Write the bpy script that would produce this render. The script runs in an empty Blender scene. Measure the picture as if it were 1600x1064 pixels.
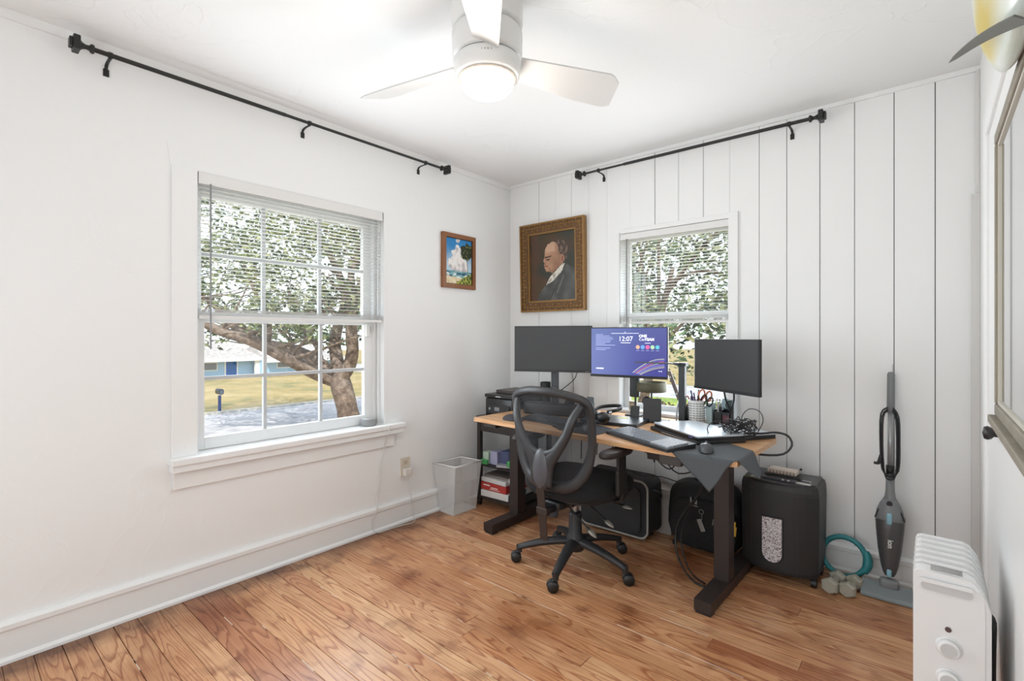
import bpy, bmesh, math, random
from math import sin, cos, pi, radians, sqrt
from mathutils import Matrix, Vector, Euler
random.seed(7)
S = bpy.context.scene
COL = S.collection

# ---------------------------------------------------------------- camera, sky, sun, lights, exposure
cd = bpy.data.cameras.new('camera'); cam = bpy.data.objects.new('camera', cd); COL.objects.link(cam)
cam.location = (2.641, -3.076, 1.22); cam.rotation_euler = (radians(90), 0, radians(40.43))
cd.sensor_width = 36; cd.lens = 771 / 1600 * 36; cd.shift_y = -8 / 1600; cd.clip_end = 500; cd.clip_start = .02
S.camera = cam
S.view_settings.view_transform = 'Standard'; S.view_settings.look = 'None'
S.view_settings.gamma = 1; S.view_settings.use_curve_mapping = False
S.view_settings.exposure = 0.0
w = bpy.data.worlds.new('sky'); S.world = w; w.use_nodes = True
nt = w.node_tree; bg = nt.nodes['Background']
tc = nt.nodes.new('ShaderNodeTexCoord'); sep = nt.nodes.new('ShaderNodeSeparateXYZ'); rp = nt.nodes.new('ShaderNodeValToRGB')
nt.links.new(tc.outputs['Generated'], sep.inputs[0]); nt.links.new(sep.outputs['Z'], rp.inputs[0])
rp.color_ramp.elements[0].color = (.92, .95, 1, 1); rp.color_ramp.elements[0].position = 0
rp.color_ramp.elements[1].color = (.62, .78, 1, 1); rp.color_ramp.elements[1].position = .8
nt.links.new(rp.outputs[0], bg.inputs[0]); bg.inputs[1].default_value = 1.7
def light(name, kind, loc, rot, energy, color=(1, 1, 1), **k):
    l = bpy.data.lights.new(name, kind); l.energy = energy; l.color = color
    for a, b in k.items(): setattr(l, a, b)
    o = bpy.data.objects.new(name, l); COL.objects.link(o); o.location = loc; o.rotation_euler = rot
    return o
light('sun', 'SUN', (0, 0, 20), Vector((-.50, .42, -.76)).to_track_quat('-Z', 'Y').to_euler(), 4.0, (1, .96, .90), angle=radians(.6))
light('rear_fill_light', 'AREA', (1.6, -4.15, 1.05), (radians(90), 0, radians(-4)), 23, (.86, .94, 1), shape='RECTANGLE', size=2.1, size_y=1.3)  # unseen area light added behind the camera to even out the room
light('ceiling_fill_light', 'AREA', (1.7, -2.2, .95), (radians(180), 0, 0), .8, (.88, .95, 1), shape='RECTANGLE', size=1.4, size_y=2.4)  # unseen upward light, added to brighten the ceiling evenly
light('daylight_reveal_left', 'AREA', (-.19, -1.75, 1.2), (0, radians(-90), 0), 8, (.88, .95, 1), shape='RECTANGLE', size=1.2, size_y=1.0)
light('daylight_reveal_back', 'AREA', (1.36, .19, 1.2), (radians(-90), 0, 0), 4.5, (.9, .95, 1), shape='RECTANGLE', size=.7, size_y=1.0)
light('daylight_window_left', 'AREA', (.03, -1.75, 1.32), (0, radians(-90), 0), 17, (.84, .93, 1), shape='RECTANGLE', size=1.25, size_y=1.0)
light('daylight_window_back', 'AREA', (1.36, -.03, 1.3), (radians(-90), 0, 0), 13, (.9, .95, 1), shape='RECTANGLE', size=.7, size_y=1.0)

# ---------------------------------------------------------------- helpers
def srgb(h, a=1):
    h = h.lstrip('#'); c = [int(h[i:i + 2], 16) / 255 for i in (0, 2, 4)]
    return tuple([x / 12.92 if x < .04045 else ((x + .055) / 1.055) ** 2.4 for x in c] + [a])
MATS = {}
def mat(name, col, rough=.5, metal=0, bump=0, bscale=60, var=0, vscale=4, emit=0, spec=None, coat=0):
    if name in MATS: return MATS[name]
    m = bpy.data.materials.new(name); m.use_nodes = True; n = m.node_tree; b = n.nodes['Principled BSDF']
    c = srgb(col) if isinstance(col, str) else tuple(col) + ((1,) if len(col) == 3 else ())
    b.inputs['Base Color'].default_value = c; b.inputs['Roughness'].default_value = rough; b.inputs['Metallic'].default_value = metal
    if spec is not None: b.inputs['Specular IOR Level'].default_value = spec
    if coat: b.inputs['Coat Weight'].default_value = coat
    if emit: b.inputs['Emission Color'].default_value = c; b.inputs['Emission Strength'].default_value = emit
    if bump or var:
        t = n.nodes.new('ShaderNodeTexCoord')
    if var:
        ns = n.nodes.new('ShaderNodeTexNoise'); ns.inputs['Scale'].default_value = vscale; ns.inputs['Detail'].default_value = 4
        n.links.new(t.outputs['Object'], ns.inputs['Vector'])
        mx = n.nodes.new('ShaderNodeMix'); mx.data_type = 'RGBA'
        mx.inputs[6].default_value = tuple(max(0, x * (1 - var)) for x in c[:3]) + (1,)
        mx.inputs[7].default_value = tuple(min(1, x * (1 + var)) for x in c[:3]) + (1,)
        n.links.new(ns.outputs['Fac'], mx.inputs[0]); n.links.new(mx.outputs[2], b.inputs['Base Color'])
    if bump:
        nb = n.nodes.new('ShaderNodeTexNoise'); nb.inputs['Scale'].default_value = bscale; nb.inputs['Detail'].default_value = 5
        n.links.new(t.outputs['Object'], nb.inputs['Vector'])
        bp = n.nodes.new('ShaderNodeBump'); bp.inputs['Strength'].default_value = bump; bp.inputs['Distance'].default_value = .01
        n.links.new(nb.outputs['Fac'], bp.inputs['Height']); n.links.new(bp.outputs[0], b.inputs['Normal'])
    MATS[name] = m; return m
def paint_mat(name, rough=.6, emit=0):
    m = bpy.data.materials.new(name); m.use_nodes = True; n = m.node_tree; b = n.nodes['Principled BSDF']
    a = n.nodes.new('ShaderNodeVertexColor'); a.layer_name = 'paint'
    b.inputs['Roughness'].default_value = rough
    if emit:
        b.inputs['Base Color'].default_value = (.02, .02, .03, 1)
        n.links.new(a.outputs[0], b.inputs['Emission Color']); b.inputs['Emission Strength'].default_value = emit
    else: n.links.new(a.outputs[0], b.inputs['Base Color'])
    return m

class MB:
    def __init__(s): s.v = []; s.f = []; s.sm = []; s.mi = []; s.m = 0
    def add(s, v, f, smooth=False):
        o = len(s.v); s.v += [Vector(p) for p in v]
        for q in f: s.f.append([i + o for i in q]); s.sm.append(smooth); s.mi.append(s.m)
        return s
    def box(s, x0, x1, y0, y1, z0, z1, bev=0):
        return s.obox(((x0 + x1) / 2, (y0 + y1) / 2, (z0 + z1) / 2), (abs(x1 - x0), abs(y1 - y0), abs(z1 - z0)), None, bev)
    def obox(s, c, size, rot=None, bev=0, seg=2):
        sx, sy, sz = [k / 2 for k in size]
        M = Matrix.Translation(Vector(c))
        if rot is not None: M = M @ (rot.to_4x4() if isinstance(rot, Matrix) else Euler(rot).to_matrix().to_4x4())
        if bev <= 0:
            V = [(-sx, -sy, -sz), (sx, -sy, -sz), (sx, sy, -sz), (-sx, sy, -sz), (-sx, -sy, sz), (sx, -sy, sz), (sx, sy, sz), (-sx, sy, sz)]
            F = [(0, 3, 2, 1), (4, 5, 6, 7), (0, 1, 5, 4), (1, 2, 6, 5), (2, 3, 7, 6), (3, 0, 4, 7)]
            return s.add([M @ Vector(p) for p in V], F)
        bm = bmesh.new(); bmesh.ops.create_cube(bm, size=1)
        for p in bm.verts: p.co = Vector((p.co.x * 2 * sx, p.co.y * 2 * sy, p.co.z * 2 * sz))
        bmesh.ops.bevel(bm, geom=bm.edges[:], offset=min(bev, sx * .98, sy * .98, sz * .98), segments=seg, profile=.5, affect='EDGES')
        bm.verts.index_update()
        s.add([M @ p.co for p in bm.verts], [[q.index for q in f.verts] for f in bm.faces], seg > 1 and bev > .006)
        bm.free(); return s
    def cyl(s, p0, p1, r0, r1=None, seg=16, cap=True, smooth=True):
        r1 = r0 if r1 is None else r1; p0 = Vector(p0); p1 = Vector(p1); d = (p1 - p0).normalized()
        a = d.orthogonal().normalized(); b = d.cross(a); V = []
        for p, r in ((p0, r0), (p1, r1)):
            for i in range(seg): t = 2 * pi * i / seg; V.append(p + a * (r * cos(t)) + b * (r * sin(t)))
        F = [(i, (i + 1) % seg, seg + (i + 1) % seg, seg + i) for i in range(seg)]
        s.add(V, F, smooth)
        if cap: s.add(V, [tuple(reversed(range(seg))), tuple(range(seg, 2 * seg))])
        return s
    def tube(s, pts, r, seg=8, closed=False, flat=None, smooth=3):
        P = [Vector(p) for p in pts]
        R = [(q if isinstance(q, tuple) else (q, q)) for q in (r if isinstance(r, list) else [r] * len(P))]
        if smooth > 1 and len(P) > 2:       # Catmull-Rom
            Q = []; RR = []; n = len(P)
            for i in range(n if closed else n - 1):
                g = (lambda k: P[k % n]) if closed else (lambda k: P[max(0, min(n - 1, k))])
                p0, p1, p2, p3 = g(i - 1), g(i), g(i + 1), g(i + 2)
                for k in range(smooth):
                    t = k / smooth
                    Q.append(.5 * ((2 * p1) + (p2 - p0) * t + (2 * p0 - 5 * p1 + 4 * p2 - p3) * t * t + (3 * p1 - p0 - 3 * p2 + p3) * t ** 3))
                    RR.append(tuple(R[i][q] * (1 - t) + R[(i + 1) % n][q] * t for q in (0, 1)))
            if not closed: Q.append(P[-1]); RR.append(R[-1])
            P, R = Q, RR
        n = len(P); V = []; prev = None
        for i in range(n):
            if closed: d = P[(i + 1) % n] - P[i - 1]
            else: d = P[min(n - 1, i + 1)] - P[max(0, i - 1)]
            d = d.normalized() if d.length > 1e-9 else Vector((0, 0, 1))
            if flat is not None: a = Vector(flat) - d * Vector(flat).dot(d); a.normalize()
            elif prev is None: a = d.orthogonal().normalized()
            else: a = (prev - d * prev.dot(d)); a = a.normalized() if a.length > 1e-6 else d.orthogonal().normalized()
            prev = a; b = d.cross(a); rr = R[i]
            ra, rb = rr
            for k in range(seg): t = 2 * pi * k / seg + pi / seg; V.append(P[i] + a * (ra * cos(t)) + b * (rb * sin(t)))
        F = []
        for i in range(n if closed else n - 1):
            j = (i + 1) % n
            for k in range(seg): F.append((i * seg + k, i * seg + (k + 1) % seg, j * seg + (k + 1) % seg, j * seg + k))
        s.add(V, F, True)
        if not closed: s.add(V, [tuple(reversed(range(seg))), tuple(range((n - 1) * seg, n * seg))])
        return s
    def lathe(s, prof, c=(0, 0, 0), seg=24, M=None, smooth=True, sx=1, sy=1):
        V = []; n = len(prof); M = M or Matrix.Identity(3)
        for r, z in prof:
            for i in range(seg): t = 2 * pi * i / seg; V.append(Vector(c) + M @ Vector((r * cos(t) * sx, r * sin(t) * sy, z)))
        F = [(j * seg + i, j * seg + (i + 1) % seg, (j + 1) * seg + (i + 1) % seg, (j + 1) * seg + i) for j in range(n - 1) for i in range(seg)]
        s.add(V, F, smooth)
        if prof[0][0] > 1e-6: s.add(V, [tuple(reversed(range(seg)))])
        if prof[-1][0] > 1e-6: s.add(V, [tuple(range((n - 1) * seg, n * seg))])
        return s
    def sph(s, c, r, seg=16, rings=10, M=None):
        r = r if isinstance(r, (tuple, list)) else (r, r, r)
        V = []; F = []; M = M or Matrix.Identity(3)
        for j in range(rings + 1):
            ph = pi * j / rings
            for i in range(seg): t = 2 * pi * i / seg; V.append(Vector(c) + M @ Vector((r[0] * sin(ph) * cos(t), r[1] * sin(ph) * sin(t), r[2] * cos(ph))))
        for j in range(rings):
            for i in range(seg): F.append(((j + 1) * seg + i, (j + 1) * seg + (i + 1) % seg, j * seg + (i + 1) % seg, j * seg + i))
        return s.add(V, F, True)
    def prism(s, pts, h0, h1, fn=None, smooth=False):    # polygon in 2D extruded between h0 and h1; fn maps (a,b,h) to a 3D point
        fn = fn or (lambda a, b, h: (a, b, h)); n = len(pts)
        V = [fn(a, b, h0) for a, b in pts] + [fn(a, b, h1) for a, b in pts]
        s.add(V, [tuple(reversed(range(n))), tuple(range(n, 2 * n))])
        return s.add(V, [(i, (i + 1) % n, n + (i + 1) % n, n + i) for i in range(n)], smooth)
def rrect(w, h, r, n=5, cx=0, cy=0):
    P = []
    for sx, sy, a0 in ((1, 1, 0), (-1, 1, 90), (-1, -1, 180), (1, -1, 270)):
        for i in range(n + 1):
            a = radians(a0 + 90 * i / n); P.append((cx + sx * (w / 2 - r) + r * cos(a), cy + sy * (h / 2 - r) + r * sin(a)))
    return P
RM = {}
def mesh_obj(name, mb, m, M=None):
    me = bpy.data.meshes.new(name); inv = M.inverted() if M is not None else None
    me.from_pydata([(inv @ p if inv else p) for p in mb.v], [], mb.f)
    for mm in (m if isinstance(m, (list, tuple)) else [m]): me.materials.append(mm)
    me.polygons.foreach_set('use_smooth', mb.sm); me.polygons.foreach_set('material_index', mb.mi)
    bm = bmesh.new(); bm.from_mesh(me); bmesh.ops.recalc_face_normals(bm, faces=bm.faces); bm.to_mesh(me); bm.free()
    me.update(); o = bpy.data.objects.new(name, me); COL.objects.link(o); return o
def tagp(o, label=None, cat=None, group=None, kind=None):
    if label: o['label'] = label
    if cat: o['category'] = cat
    if group: o['group'] = group
    if kind: o['kind'] = kind
    return o
def thing(name, label, cat, loc=(0, 0, 0), rot=(0, 0, 0), group=None):
    o = bpy.data.objects.new(name, None); COL.objects.link(o); o.location = loc
    if not isinstance(rot, tuple): rot = (0, 0, rot)
    o.rotation_euler = rot; o.empty_display_size = .05
    RM[o.name] = Matrix.Translation(Vector(loc)) @ Euler(rot).to_matrix().to_4x4()
    return tagp(o, label, cat, group)
def part(name, mb, m, root, label=None, local=False, kind=None):
    M = RM[root.name]; o = mesh_obj(name, mb, m, None if local else M); o.parent = root; RM[o.name] = M
    return tagp(o, label, kind=kind)
def solo(name, mb, m, label, cat, loc, group=None, rot=(0, 0, 0), local=False):     # thing that is one mesh
    if not isinstance(rot, tuple): rot = (0, 0, rot)
    M = Matrix.Translation(Vector(loc)) @ Euler(rot).to_matrix().to_4x4()
    o = mesh_obj(name, mb, m, None if local else M); o.location = loc; o.rotation_euler = rot; RM[o.name] = M
    return tagp(o, label, cat, group)
def struct(name, mb, m, label=None, parent=None):
    o = mesh_obj(name, mb, m); RM[o.name] = Matrix.Identity(4)
    if parent: o.parent = parent
    else: o['kind'] = 'structure'
    if label: o['label'] = label
    return o
def dup(src, dloc, parent, rot=None):
    c = src.copy(); COL.objects.link(c); c.parent = parent; c.location = Vector(src.location) + Vector(dloc)
    if rot: c.rotation_euler = rot
    RM[c.name] = RM[src.name]; return c
def text(name, body, size, M, m, root, extrude=.0004, bold=0, align='CENTER'):
    c = bpy.data.curves.new(name, 'FONT'); c.body = body; c.size = size; c.align_x = align; c.extrude = extrude; c.offset = bold
    c.resolution_u = 3
    t = bpy.data.objects.new(name + '_tmp', c); COL.objects.link(t)
    me = bpy.data.meshes.new_from_object(t.evaluated_get(bpy.context.evaluated_depsgraph_get()))
    bpy.data.objects.remove(t); me.materials.clear(); me.materials.append(m)
    me.transform(RM[root.name].inverted() @ M); me.name = name
    o = bpy.data.objects.new(name, me); COL.objects.link(o); o.parent = root; RM[o.name] = RM[root.name]; return o
def paint_grid(name, nu, nv, pos, colf, m, root, label=None):
    V = [pos(i / nu, j / nv) for j in range(nv + 1) for i in range(nu + 1)]
    F = [(j * (nu + 1) + i, j * (nu + 1) + i + 1, (j + 1) * (nu + 1) + i + 1, (j + 1) * (nu + 1) + i) for j in range(nv) for i in range(nu)]
    inv = RM[root.name].inverted(); me = bpy.data.meshes.new(name); me.from_pydata([inv @ Vector(p) for p in V], [], F); me.materials.append(m)
    ca = me.color_attributes.new('paint', 'FLOAT_COLOR', 'POINT'); buf = []
    for j in range(nv + 1):
        for i in range(nu + 1): buf += list(colf(i / nu, j / nv)) + [1]
    ca.data.foreach_set('color', buf)
    o = bpy.data.objects.new(name, me); COL.objects.link(o); o.parent = root; RM[o.name] = RM[root.name]
    if label: o['label'] = label
    return o

# ---------------------------------------------------------------- surface materials
def plaster(name, col, s1=.25, rough=.65, ridges=.35):
    m = bpy.data.materials.new(name); m.use_nodes = True; n = m.node_tree; b = n.nodes['Principled BSDF']; L = n.links.new
    b.inputs['Base Color'].default_value = srgb(col); b.inputs['Roughness'].default_value = rough
    t = n.nodes.new('ShaderNodeTexCoord'); a = n.nodes.new('ShaderNodeTexNoise'); a.inputs['Scale'].default_value = 2.2; a.inputs['Detail'].default_value = 3; a.inputs['Distortion'].default_value = 1.5
    L(t.outputs['Object'], a.inputs['Vector'])
    m1 = n.nodes.new('ShaderNodeMath'); m1.operation = 'SUBTRACT'; m1.inputs[1].default_value = .5; L(a.outputs['Fac'], m1.inputs[0])
    m2 = n.nodes.new('ShaderNodeMath'); m2.operation = 'ABSOLUTE'; L(m1.outputs[0], m2.inputs[0])
    m3 = n.nodes.new('ShaderNodeMapRange'); m3.inputs['From Max'].default_value = .018; m3.inputs['To Min'].default_value = 1; m3.inputs['To Max'].default_value = 0; L(m2.outputs[0], m3.inputs[0])
    mask = n.nodes.new('ShaderNodeTexNoise'); mask.inputs['Scale'].default_value = 1.3; L(t.outputs['Object'], mask.inputs['Vector'])
    mr = n.nodes.new('ShaderNodeMapRange'); mr.inputs['From Min'].default_value = .5; mr.inputs['From Max'].default_value = .62; L(mask.outputs['Fac'], mr.inputs[0])
    m4 = n.nodes.new('ShaderNodeMath'); m4.operation = 'MULTIPLY'; L(m3.outputs[0], m4.inputs[0]); L(mr.outputs[0], m4.inputs[1])
    m5 = n.nodes.new('ShaderNodeMath'); m5.operation = 'MULTIPLY'; m5.inputs[1].default_value = ridges; L(m4.outputs[0], m5.inputs[0])
    f = n.nodes.new('ShaderNodeTexNoise'); f.inputs['Scale'].default_value = 14; f.inputs['Detail'].default_value = 6; L(t.outputs['Object'], f.inputs['Vector'])
    m6 = n.nodes.new('ShaderNodeMath'); m6.operation = 'ADD'; L(m5.outputs[0], m6.inputs[0]); L(f.outputs['Fac'], m6.inputs[1])
    bp = n.nodes.new('ShaderNodeBump'); bp.inputs['Strength'].default_value = s1; bp.inputs['Distance'].default_value = .006
    L(m6.outputs[0], bp.inputs['Height']); L(bp.outputs[0], b.inputs['Normal']); return m
WALL = plaster('wall_plaster', '#F1F1F0')
CEIL = plaster('ceiling_plaster', '#F0F0EF', .35, .8, .9)
PLANKP = mat('white_plank_paint', '#F1F1F0', .5, bump=.12, bscale=9)
TRIM = mat('white_trim_paint', '#F0F0EF', .35, bump=.05, bscale=20)
GAP = mat('dark_joint', '#4A4643', .9)
BLACK = mat('black_plastic', '#1d1d1e', .42, bump=.03, bscale=300)
DKMETAL = mat('dark_brown_metal', '#2b2422', .5)

def wood_floor():
    m = bpy.data.materials.new('pine_floorboards'); m.use_nodes = True; n = m.node_tree; b = n.nodes['Principled BSDF']; L = n.links.new
    t = n.nodes.new('ShaderNodeTexCoord'); oi = n.nodes.new('ShaderNodeObjectInfo')
    mp = n.nodes.new('ShaderNodeMapping'); mp.inputs['Scale'].default_value = (.75, 7.5, 1)
    L(t.outputs['Object'], mp.inputs['Vector'])
    ad = n.nodes.new('ShaderNodeVectorMath'); ad.operation = 'ADD'
    ms = n.nodes.new('ShaderNodeMath'); ms.operation = 'MULTIPLY'; ms.inputs[1].default_value = 60; L(oi.outputs['Random'], ms.inputs[0])
    cb = n.nodes.new('ShaderNodeCombineXYZ'); L(ms.outputs[0], cb.inputs[0]); L(ms.outputs[0], cb.inputs[2])
    L(mp.outputs[0], ad.inputs[0]); L(cb.outputs[0], ad.inputs[1])
    a = n.nodes.new('ShaderNodeTexNoise'); a.inputs['Scale'].default_value = 1.5; a.inputs['Detail'].default_value = 1.6; a.inputs['Roughness'].default_value = .45; L(ad.outputs[0], a.inputs['Vector'])
    mu = n.nodes.new('ShaderNodeMath'); mu.operation = 'MULTIPLY'; mu.inputs[1].default_value = 15; L(a.outputs['Fac'], mu.inputs[0])
    fr = n.nodes.new('ShaderNodeMath'); fr.operation = 'FRACT'; L(mu.outputs[0], fr.inputs[0])
    r = n.nodes.new('ShaderNodeValToRGB'); e = r.color_ramp.elements
    e[0].position = 0; e[0].color = (0, 0, 0, 1); e[1].position = .62; e[1].color = (.25, .25, .25, 1)
    x = e.new(.86); x.color = (1, 1, 1, 1); x = e.new(1.0); x.color = (.05, .05, .05, 1)
    L(fr.outputs[0], r.inputs[0])
    # fine streaks
    mp2 = n.nodes.new('ShaderNodeMapping'); mp2.inputs['Scale'].default_value = (3, 90, 1); L(t.outputs['Object'], mp2.inputs['Vector'])
    fs = n.nodes.new('ShaderNodeTexNoise'); fs.inputs['Scale'].default_value = 2.2; fs.inputs['Detail'].default_value = 5; L(mp2.outputs[0], fs.inputs['Vector'])
    # base per board
    rb = n.nodes.new('ShaderNodeValToRGB'); e = rb.color_ramp.elements
    e[0].color = srgb('#D09B72'); e[0].position = 0; e[1].color = srgb('#BE8C66'); e[1].position = 1
    for p, c in ((.15, '#D8AC86'), (.3, '#C48C64'), (.45, '#DBB189'), (.6, '#C99570'), (.75, '#B47A58'), (.88, '#D7A982')):
        x = e.new(p); x.color = srgb(c)
    rnd = n.nodes.new('ShaderNodeMath'); rnd.operation = 'FRACT'; rm = n.nodes.new('ShaderNodeMath'); rm.operation = 'MULTIPLY'; rm.inputs[1].default_value = 7.31
    L(oi.outputs['Random'], rm.inputs[0]); L(rm.outputs[0], rnd.inputs[0]); L(rnd.outputs[0], rb.inputs[0])
    dk = n.nodes.new('ShaderNodeMix'); dk.data_type = 'RGBA'; dk.blend_type = 'MULTIPLY'; dk.inputs[7].default_value = srgb('#B58068')
    L(rb.outputs[0], dk.inputs[6])
    f1 = n.nodes.new('ShaderNodeMath'); f1.operation = 'MULTIPLY'; f1.inputs[1].default_value = .8; L(r.outputs[0], f1.inputs[0]); L(f1.outputs[0], dk.inputs[0])
    st = n.nodes.new('ShaderNodeMix'); st.data_type = 'RGBA'; st.blend_type = 'MULTIPLY'; st.inputs[7].default_value = srgb('#D5B8A5')
    mrs = n.nodes.new('ShaderNodeMapRange'); mrs.inputs['From Min'].default_value = .5; mrs.inputs['From Max'].default_value = .75; L(fs.outputs['Fac'], mrs.inputs[0])
    L(dk.outputs[2], st.inputs[6]); L(mrs.outputs[0], st.inputs[0])
    # broad wear and dirt patches
    w1 = n.nodes.new('ShaderNodeTexNoise'); w1.inputs['Scale'].default_value = 1.7; w1.inputs['Detail'].default_value = 6; L(t.outputs['Object'], w1.inputs['Vector'])
    wr = n.nodes.new('ShaderNodeMapRange'); wr.inputs['From Min'].default_value = .52; wr.inputs['From Max'].default_value = .7; L(w1.outputs['Fac'], wr.inputs[0])
    dm = n.nodes.new('ShaderNodeMix'); dm.data_type = 'RGBA'; dm.blend_type = 'MULTIPLY'; dm.inputs[7].default_value = srgb('#C9AC98')
    L(st.outputs[2], dm.inputs[6]); L(wr.outputs[0], dm.inputs[0])
    sx = n.nodes.new('ShaderNodeSeparateXYZ'); L(t.outputs['Object'], sx.inputs[0]); w2n = n.nodes.new('ShaderNodeTexNoise'); w2n.inputs['Scale'].default_value = 7; w2n.inputs['Detail'].default_value = 7; L(t.outputs['Object'], w2n.inputs['Vector'])
    e1 = n.nodes.new('ShaderNodeMath'); e1.operation = 'MULTIPLY_ADD'; e1.inputs[1].default_value = -.32; L(w2n.outputs['Fac'], e1.inputs[0]); L(sx.outputs['X'], e1.inputs[2])
    e2 = n.nodes.new('ShaderNodeMapRange'); e2.inputs['From Min'].default_value = -.12; e2.inputs['From Max'].default_value = .03; e2.inputs['To Min'].default_value = .85; e2.inputs['To Max'].default_value = 0; L(e1.outputs[0], e2.inputs[0])
    dirt = n.nodes.new('ShaderNodeMix'); dirt.data_type = 'RGBA'; dirt.blend_type = 'MULTIPLY'; dirt.inputs[7].default_value = srgb('#93806f'); L(dm.outputs[2], dirt.inputs[6]); L(e2.outputs[0], dirt.inputs[0]); dm = dirt
    g1 = n.nodes.new('ShaderNodeMapRange'); g1.inputs['From Min'].default_value = .56; g1.inputs['From Max'].default_value = .68; L(w2n.outputs['Fac'], g1.inputs[0]); g2 = n.nodes.new('ShaderNodeMath'); g2.operation = 'MULTIPLY'; g2.inputs[1].default_value = .55; L(g1.outputs[0], g2.inputs[0])
    gm = n.nodes.new('ShaderNodeMix'); gm.data_type = 'RGBA'; gm.blend_type = 'MULTIPLY'; gm.inputs[7].default_value = srgb('#A98F80'); L(dm.outputs[2], gm.inputs[6]); L(g2.outputs[0], gm.inputs[0]); dm = gm
    hs = n.nodes.new('ShaderNodeHueSaturation'); hs.inputs['Hue'].default_value = .504; hs.inputs['Saturation'].default_value = 1.0; hs.inputs['Value'].default_value = 1.08; L(dm.outputs[2], hs.inputs['Color'])
    L(hs.outputs[0], b.inputs['Base Color'])
    b.inputs['Roughness'].default_value = .34
    rr = n.nodes.new('ShaderNodeMapRange'); rr.inputs['To Min'].default_value = .2; rr.inputs['To Max'].default_value = .42; L(w1.outputs['Fac'], rr.inputs[0]); L(rr.outputs[0], b.inputs['Roughness'])
    bp = n.nodes.new('ShaderNodeBump'); bp.inputs['Strength'].default_value = .12; bp.inputs['Distance'].default_value = .002; L(fs.outputs['Fac'], bp.inputs['Height']); L(bp.outputs[0], b.inputs['Normal'])
    return m
FLOORW = wood_floor()

# ---------------------------------------------------------------- room shell
X1, Y0, H = 2.805, -4.3, 2.44
floor = struct('floor', MB().box(-.15, X1 + .15, Y0 - .15, .15, -.25, -.018), mat('subfloor_dark', '#3a2c24', .9), 'bare pine board floor')
seams = []; y = .02
while y > Y0:
    wdt = random.choice([.079, .082, .084, .088, .08]); seams.append((y - wdt, y)); y -= wdt
for k, (a, b_) in enumerate(seams):
    x = .0; cuts = []
    while x < X1:
        ln = random.uniform(.9, 2.9); cuts.append((x, min(X1, x + ln))); x += ln
    for c0, c1 in cuts:
        dz = random.uniform(-.0012, .0006)
        mb = MB().obox(((c0 + c1) / 2, (a + b_) / 2, -.009 + dz / 2), (c1 - c0 - .0012, b_ - a - random.choice([.0012, .0016, .0024]), .018 + dz), None, .0012, 1)
        struct('floorboard', mb, FLOORW, parent=floor)
# pale filler that shows in a few open joints
fl = MB()
for _ in range(90):
    k = random.randrange(6, len(seams)); yy = seams[k][0]; xx = random.uniform(.3, 2.5); l_ = random.choice([.03, .05, .09, .2, .5])
    fl.box(xx, min(2.7, xx + l_), yy - .0014, yy + .0014, -.012, -.0004)
o = struct('joint_filler', fl, mat('pale_filler', '#D9CDBE', .8), parent=floor); o['kind'] = 'stuff'

struct('ceiling', MB().box(-.2, X1 + .2, Y0 - .2, .2, H, H + .25), CEIL)
# left wall with the window opening
W1 = (-2.272, -1.225, .655, 1.998)
mb = MB()
mb.box(-.16, 0, Y0, W1[0], 0, H); mb.box(-.16, 0, W1[1], 0, 0, H); mb.box(-.16, 0, W1[0], W1[1], 0, W1[2]); mb.box(-.16, 0, W1[0], W1[1], W1[3], H)
struct('wall_left', mb, WALL)
W2 = (.996, 1.722, .70, 1.918)
mb = MB()
mb.box(-.16, W2[0], .012, .16, 0, H); mb.box(W2[1], X1 + .16, .012, .16, 0, H); mb.box(W2[0], W2[1], .012, .16, 0, W2[2]); mb.box(W2[0], W2[1], .012, .16, W2[3], H)
wb = struct('wall_back', mb, GAP)
ed = [0, .297, .456, .601, .75, .897, 1.075, 1.253, 1.411, 1.568, 1.722, 1.884, 2.025, 2.183, 2.336, 2.497, 2.651, X1]
gapw = {0: 0, 1: .0035, 2: .0022, 3: .003, 4: .0012, 5: .0012, 6: .0012, 7: .004, 8: .003, 9: .0035, 10: .0012, 11: .003, 12: .0035, 13: .004, 14: .003, 15: .0035, 16: .0035, 17: 0}
for i in range(len(ed) - 1):
    a, b_ = ed[i] + gapw[i] / 2, ed[i + 1] - gapw[i + 1] / 2
    d = random.uniform(-.001, .001)
    segs = []
    if b_ > W2[0] and a < W2[1]:
        if a < W2[0]: segs += [(a, W2[0], 0, H), (W2[0], b_, 0, W2[2]), (W2[0], b_, W2[3], H)]
        elif b_ > W2[1] + .01: segs += [(a, W2[1], 0, W2[2]), (a, W2[1], W2[3], H), (W2[1], b_, 0, H)]
        else: segs += [(a, min(b_, W2[1]), 0, W2[2]), (a, min(b_, W2[1]), W2[3], H)]
    else: segs = [(a, b_, 0, H)]
    mb = MB()
    for s0, s1, z0, z1 in segs: mb.box(s0, s1, d, .013, z0, z1)
    struct('wall_plank', mb, PLANKP, parent=wb)
mb = MB(); mb.box(X1, X1 + .16, Y0, .16, 0, H)
struct('wall_right', mb, mat('right_wall_paint', '#F1F0EE', .5, bump=.12, bscale=8))
struct('wall_rear', MB().box(-.16, X1 + .16, Y0 - .16, Y0, 0, H), WALL)

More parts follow.
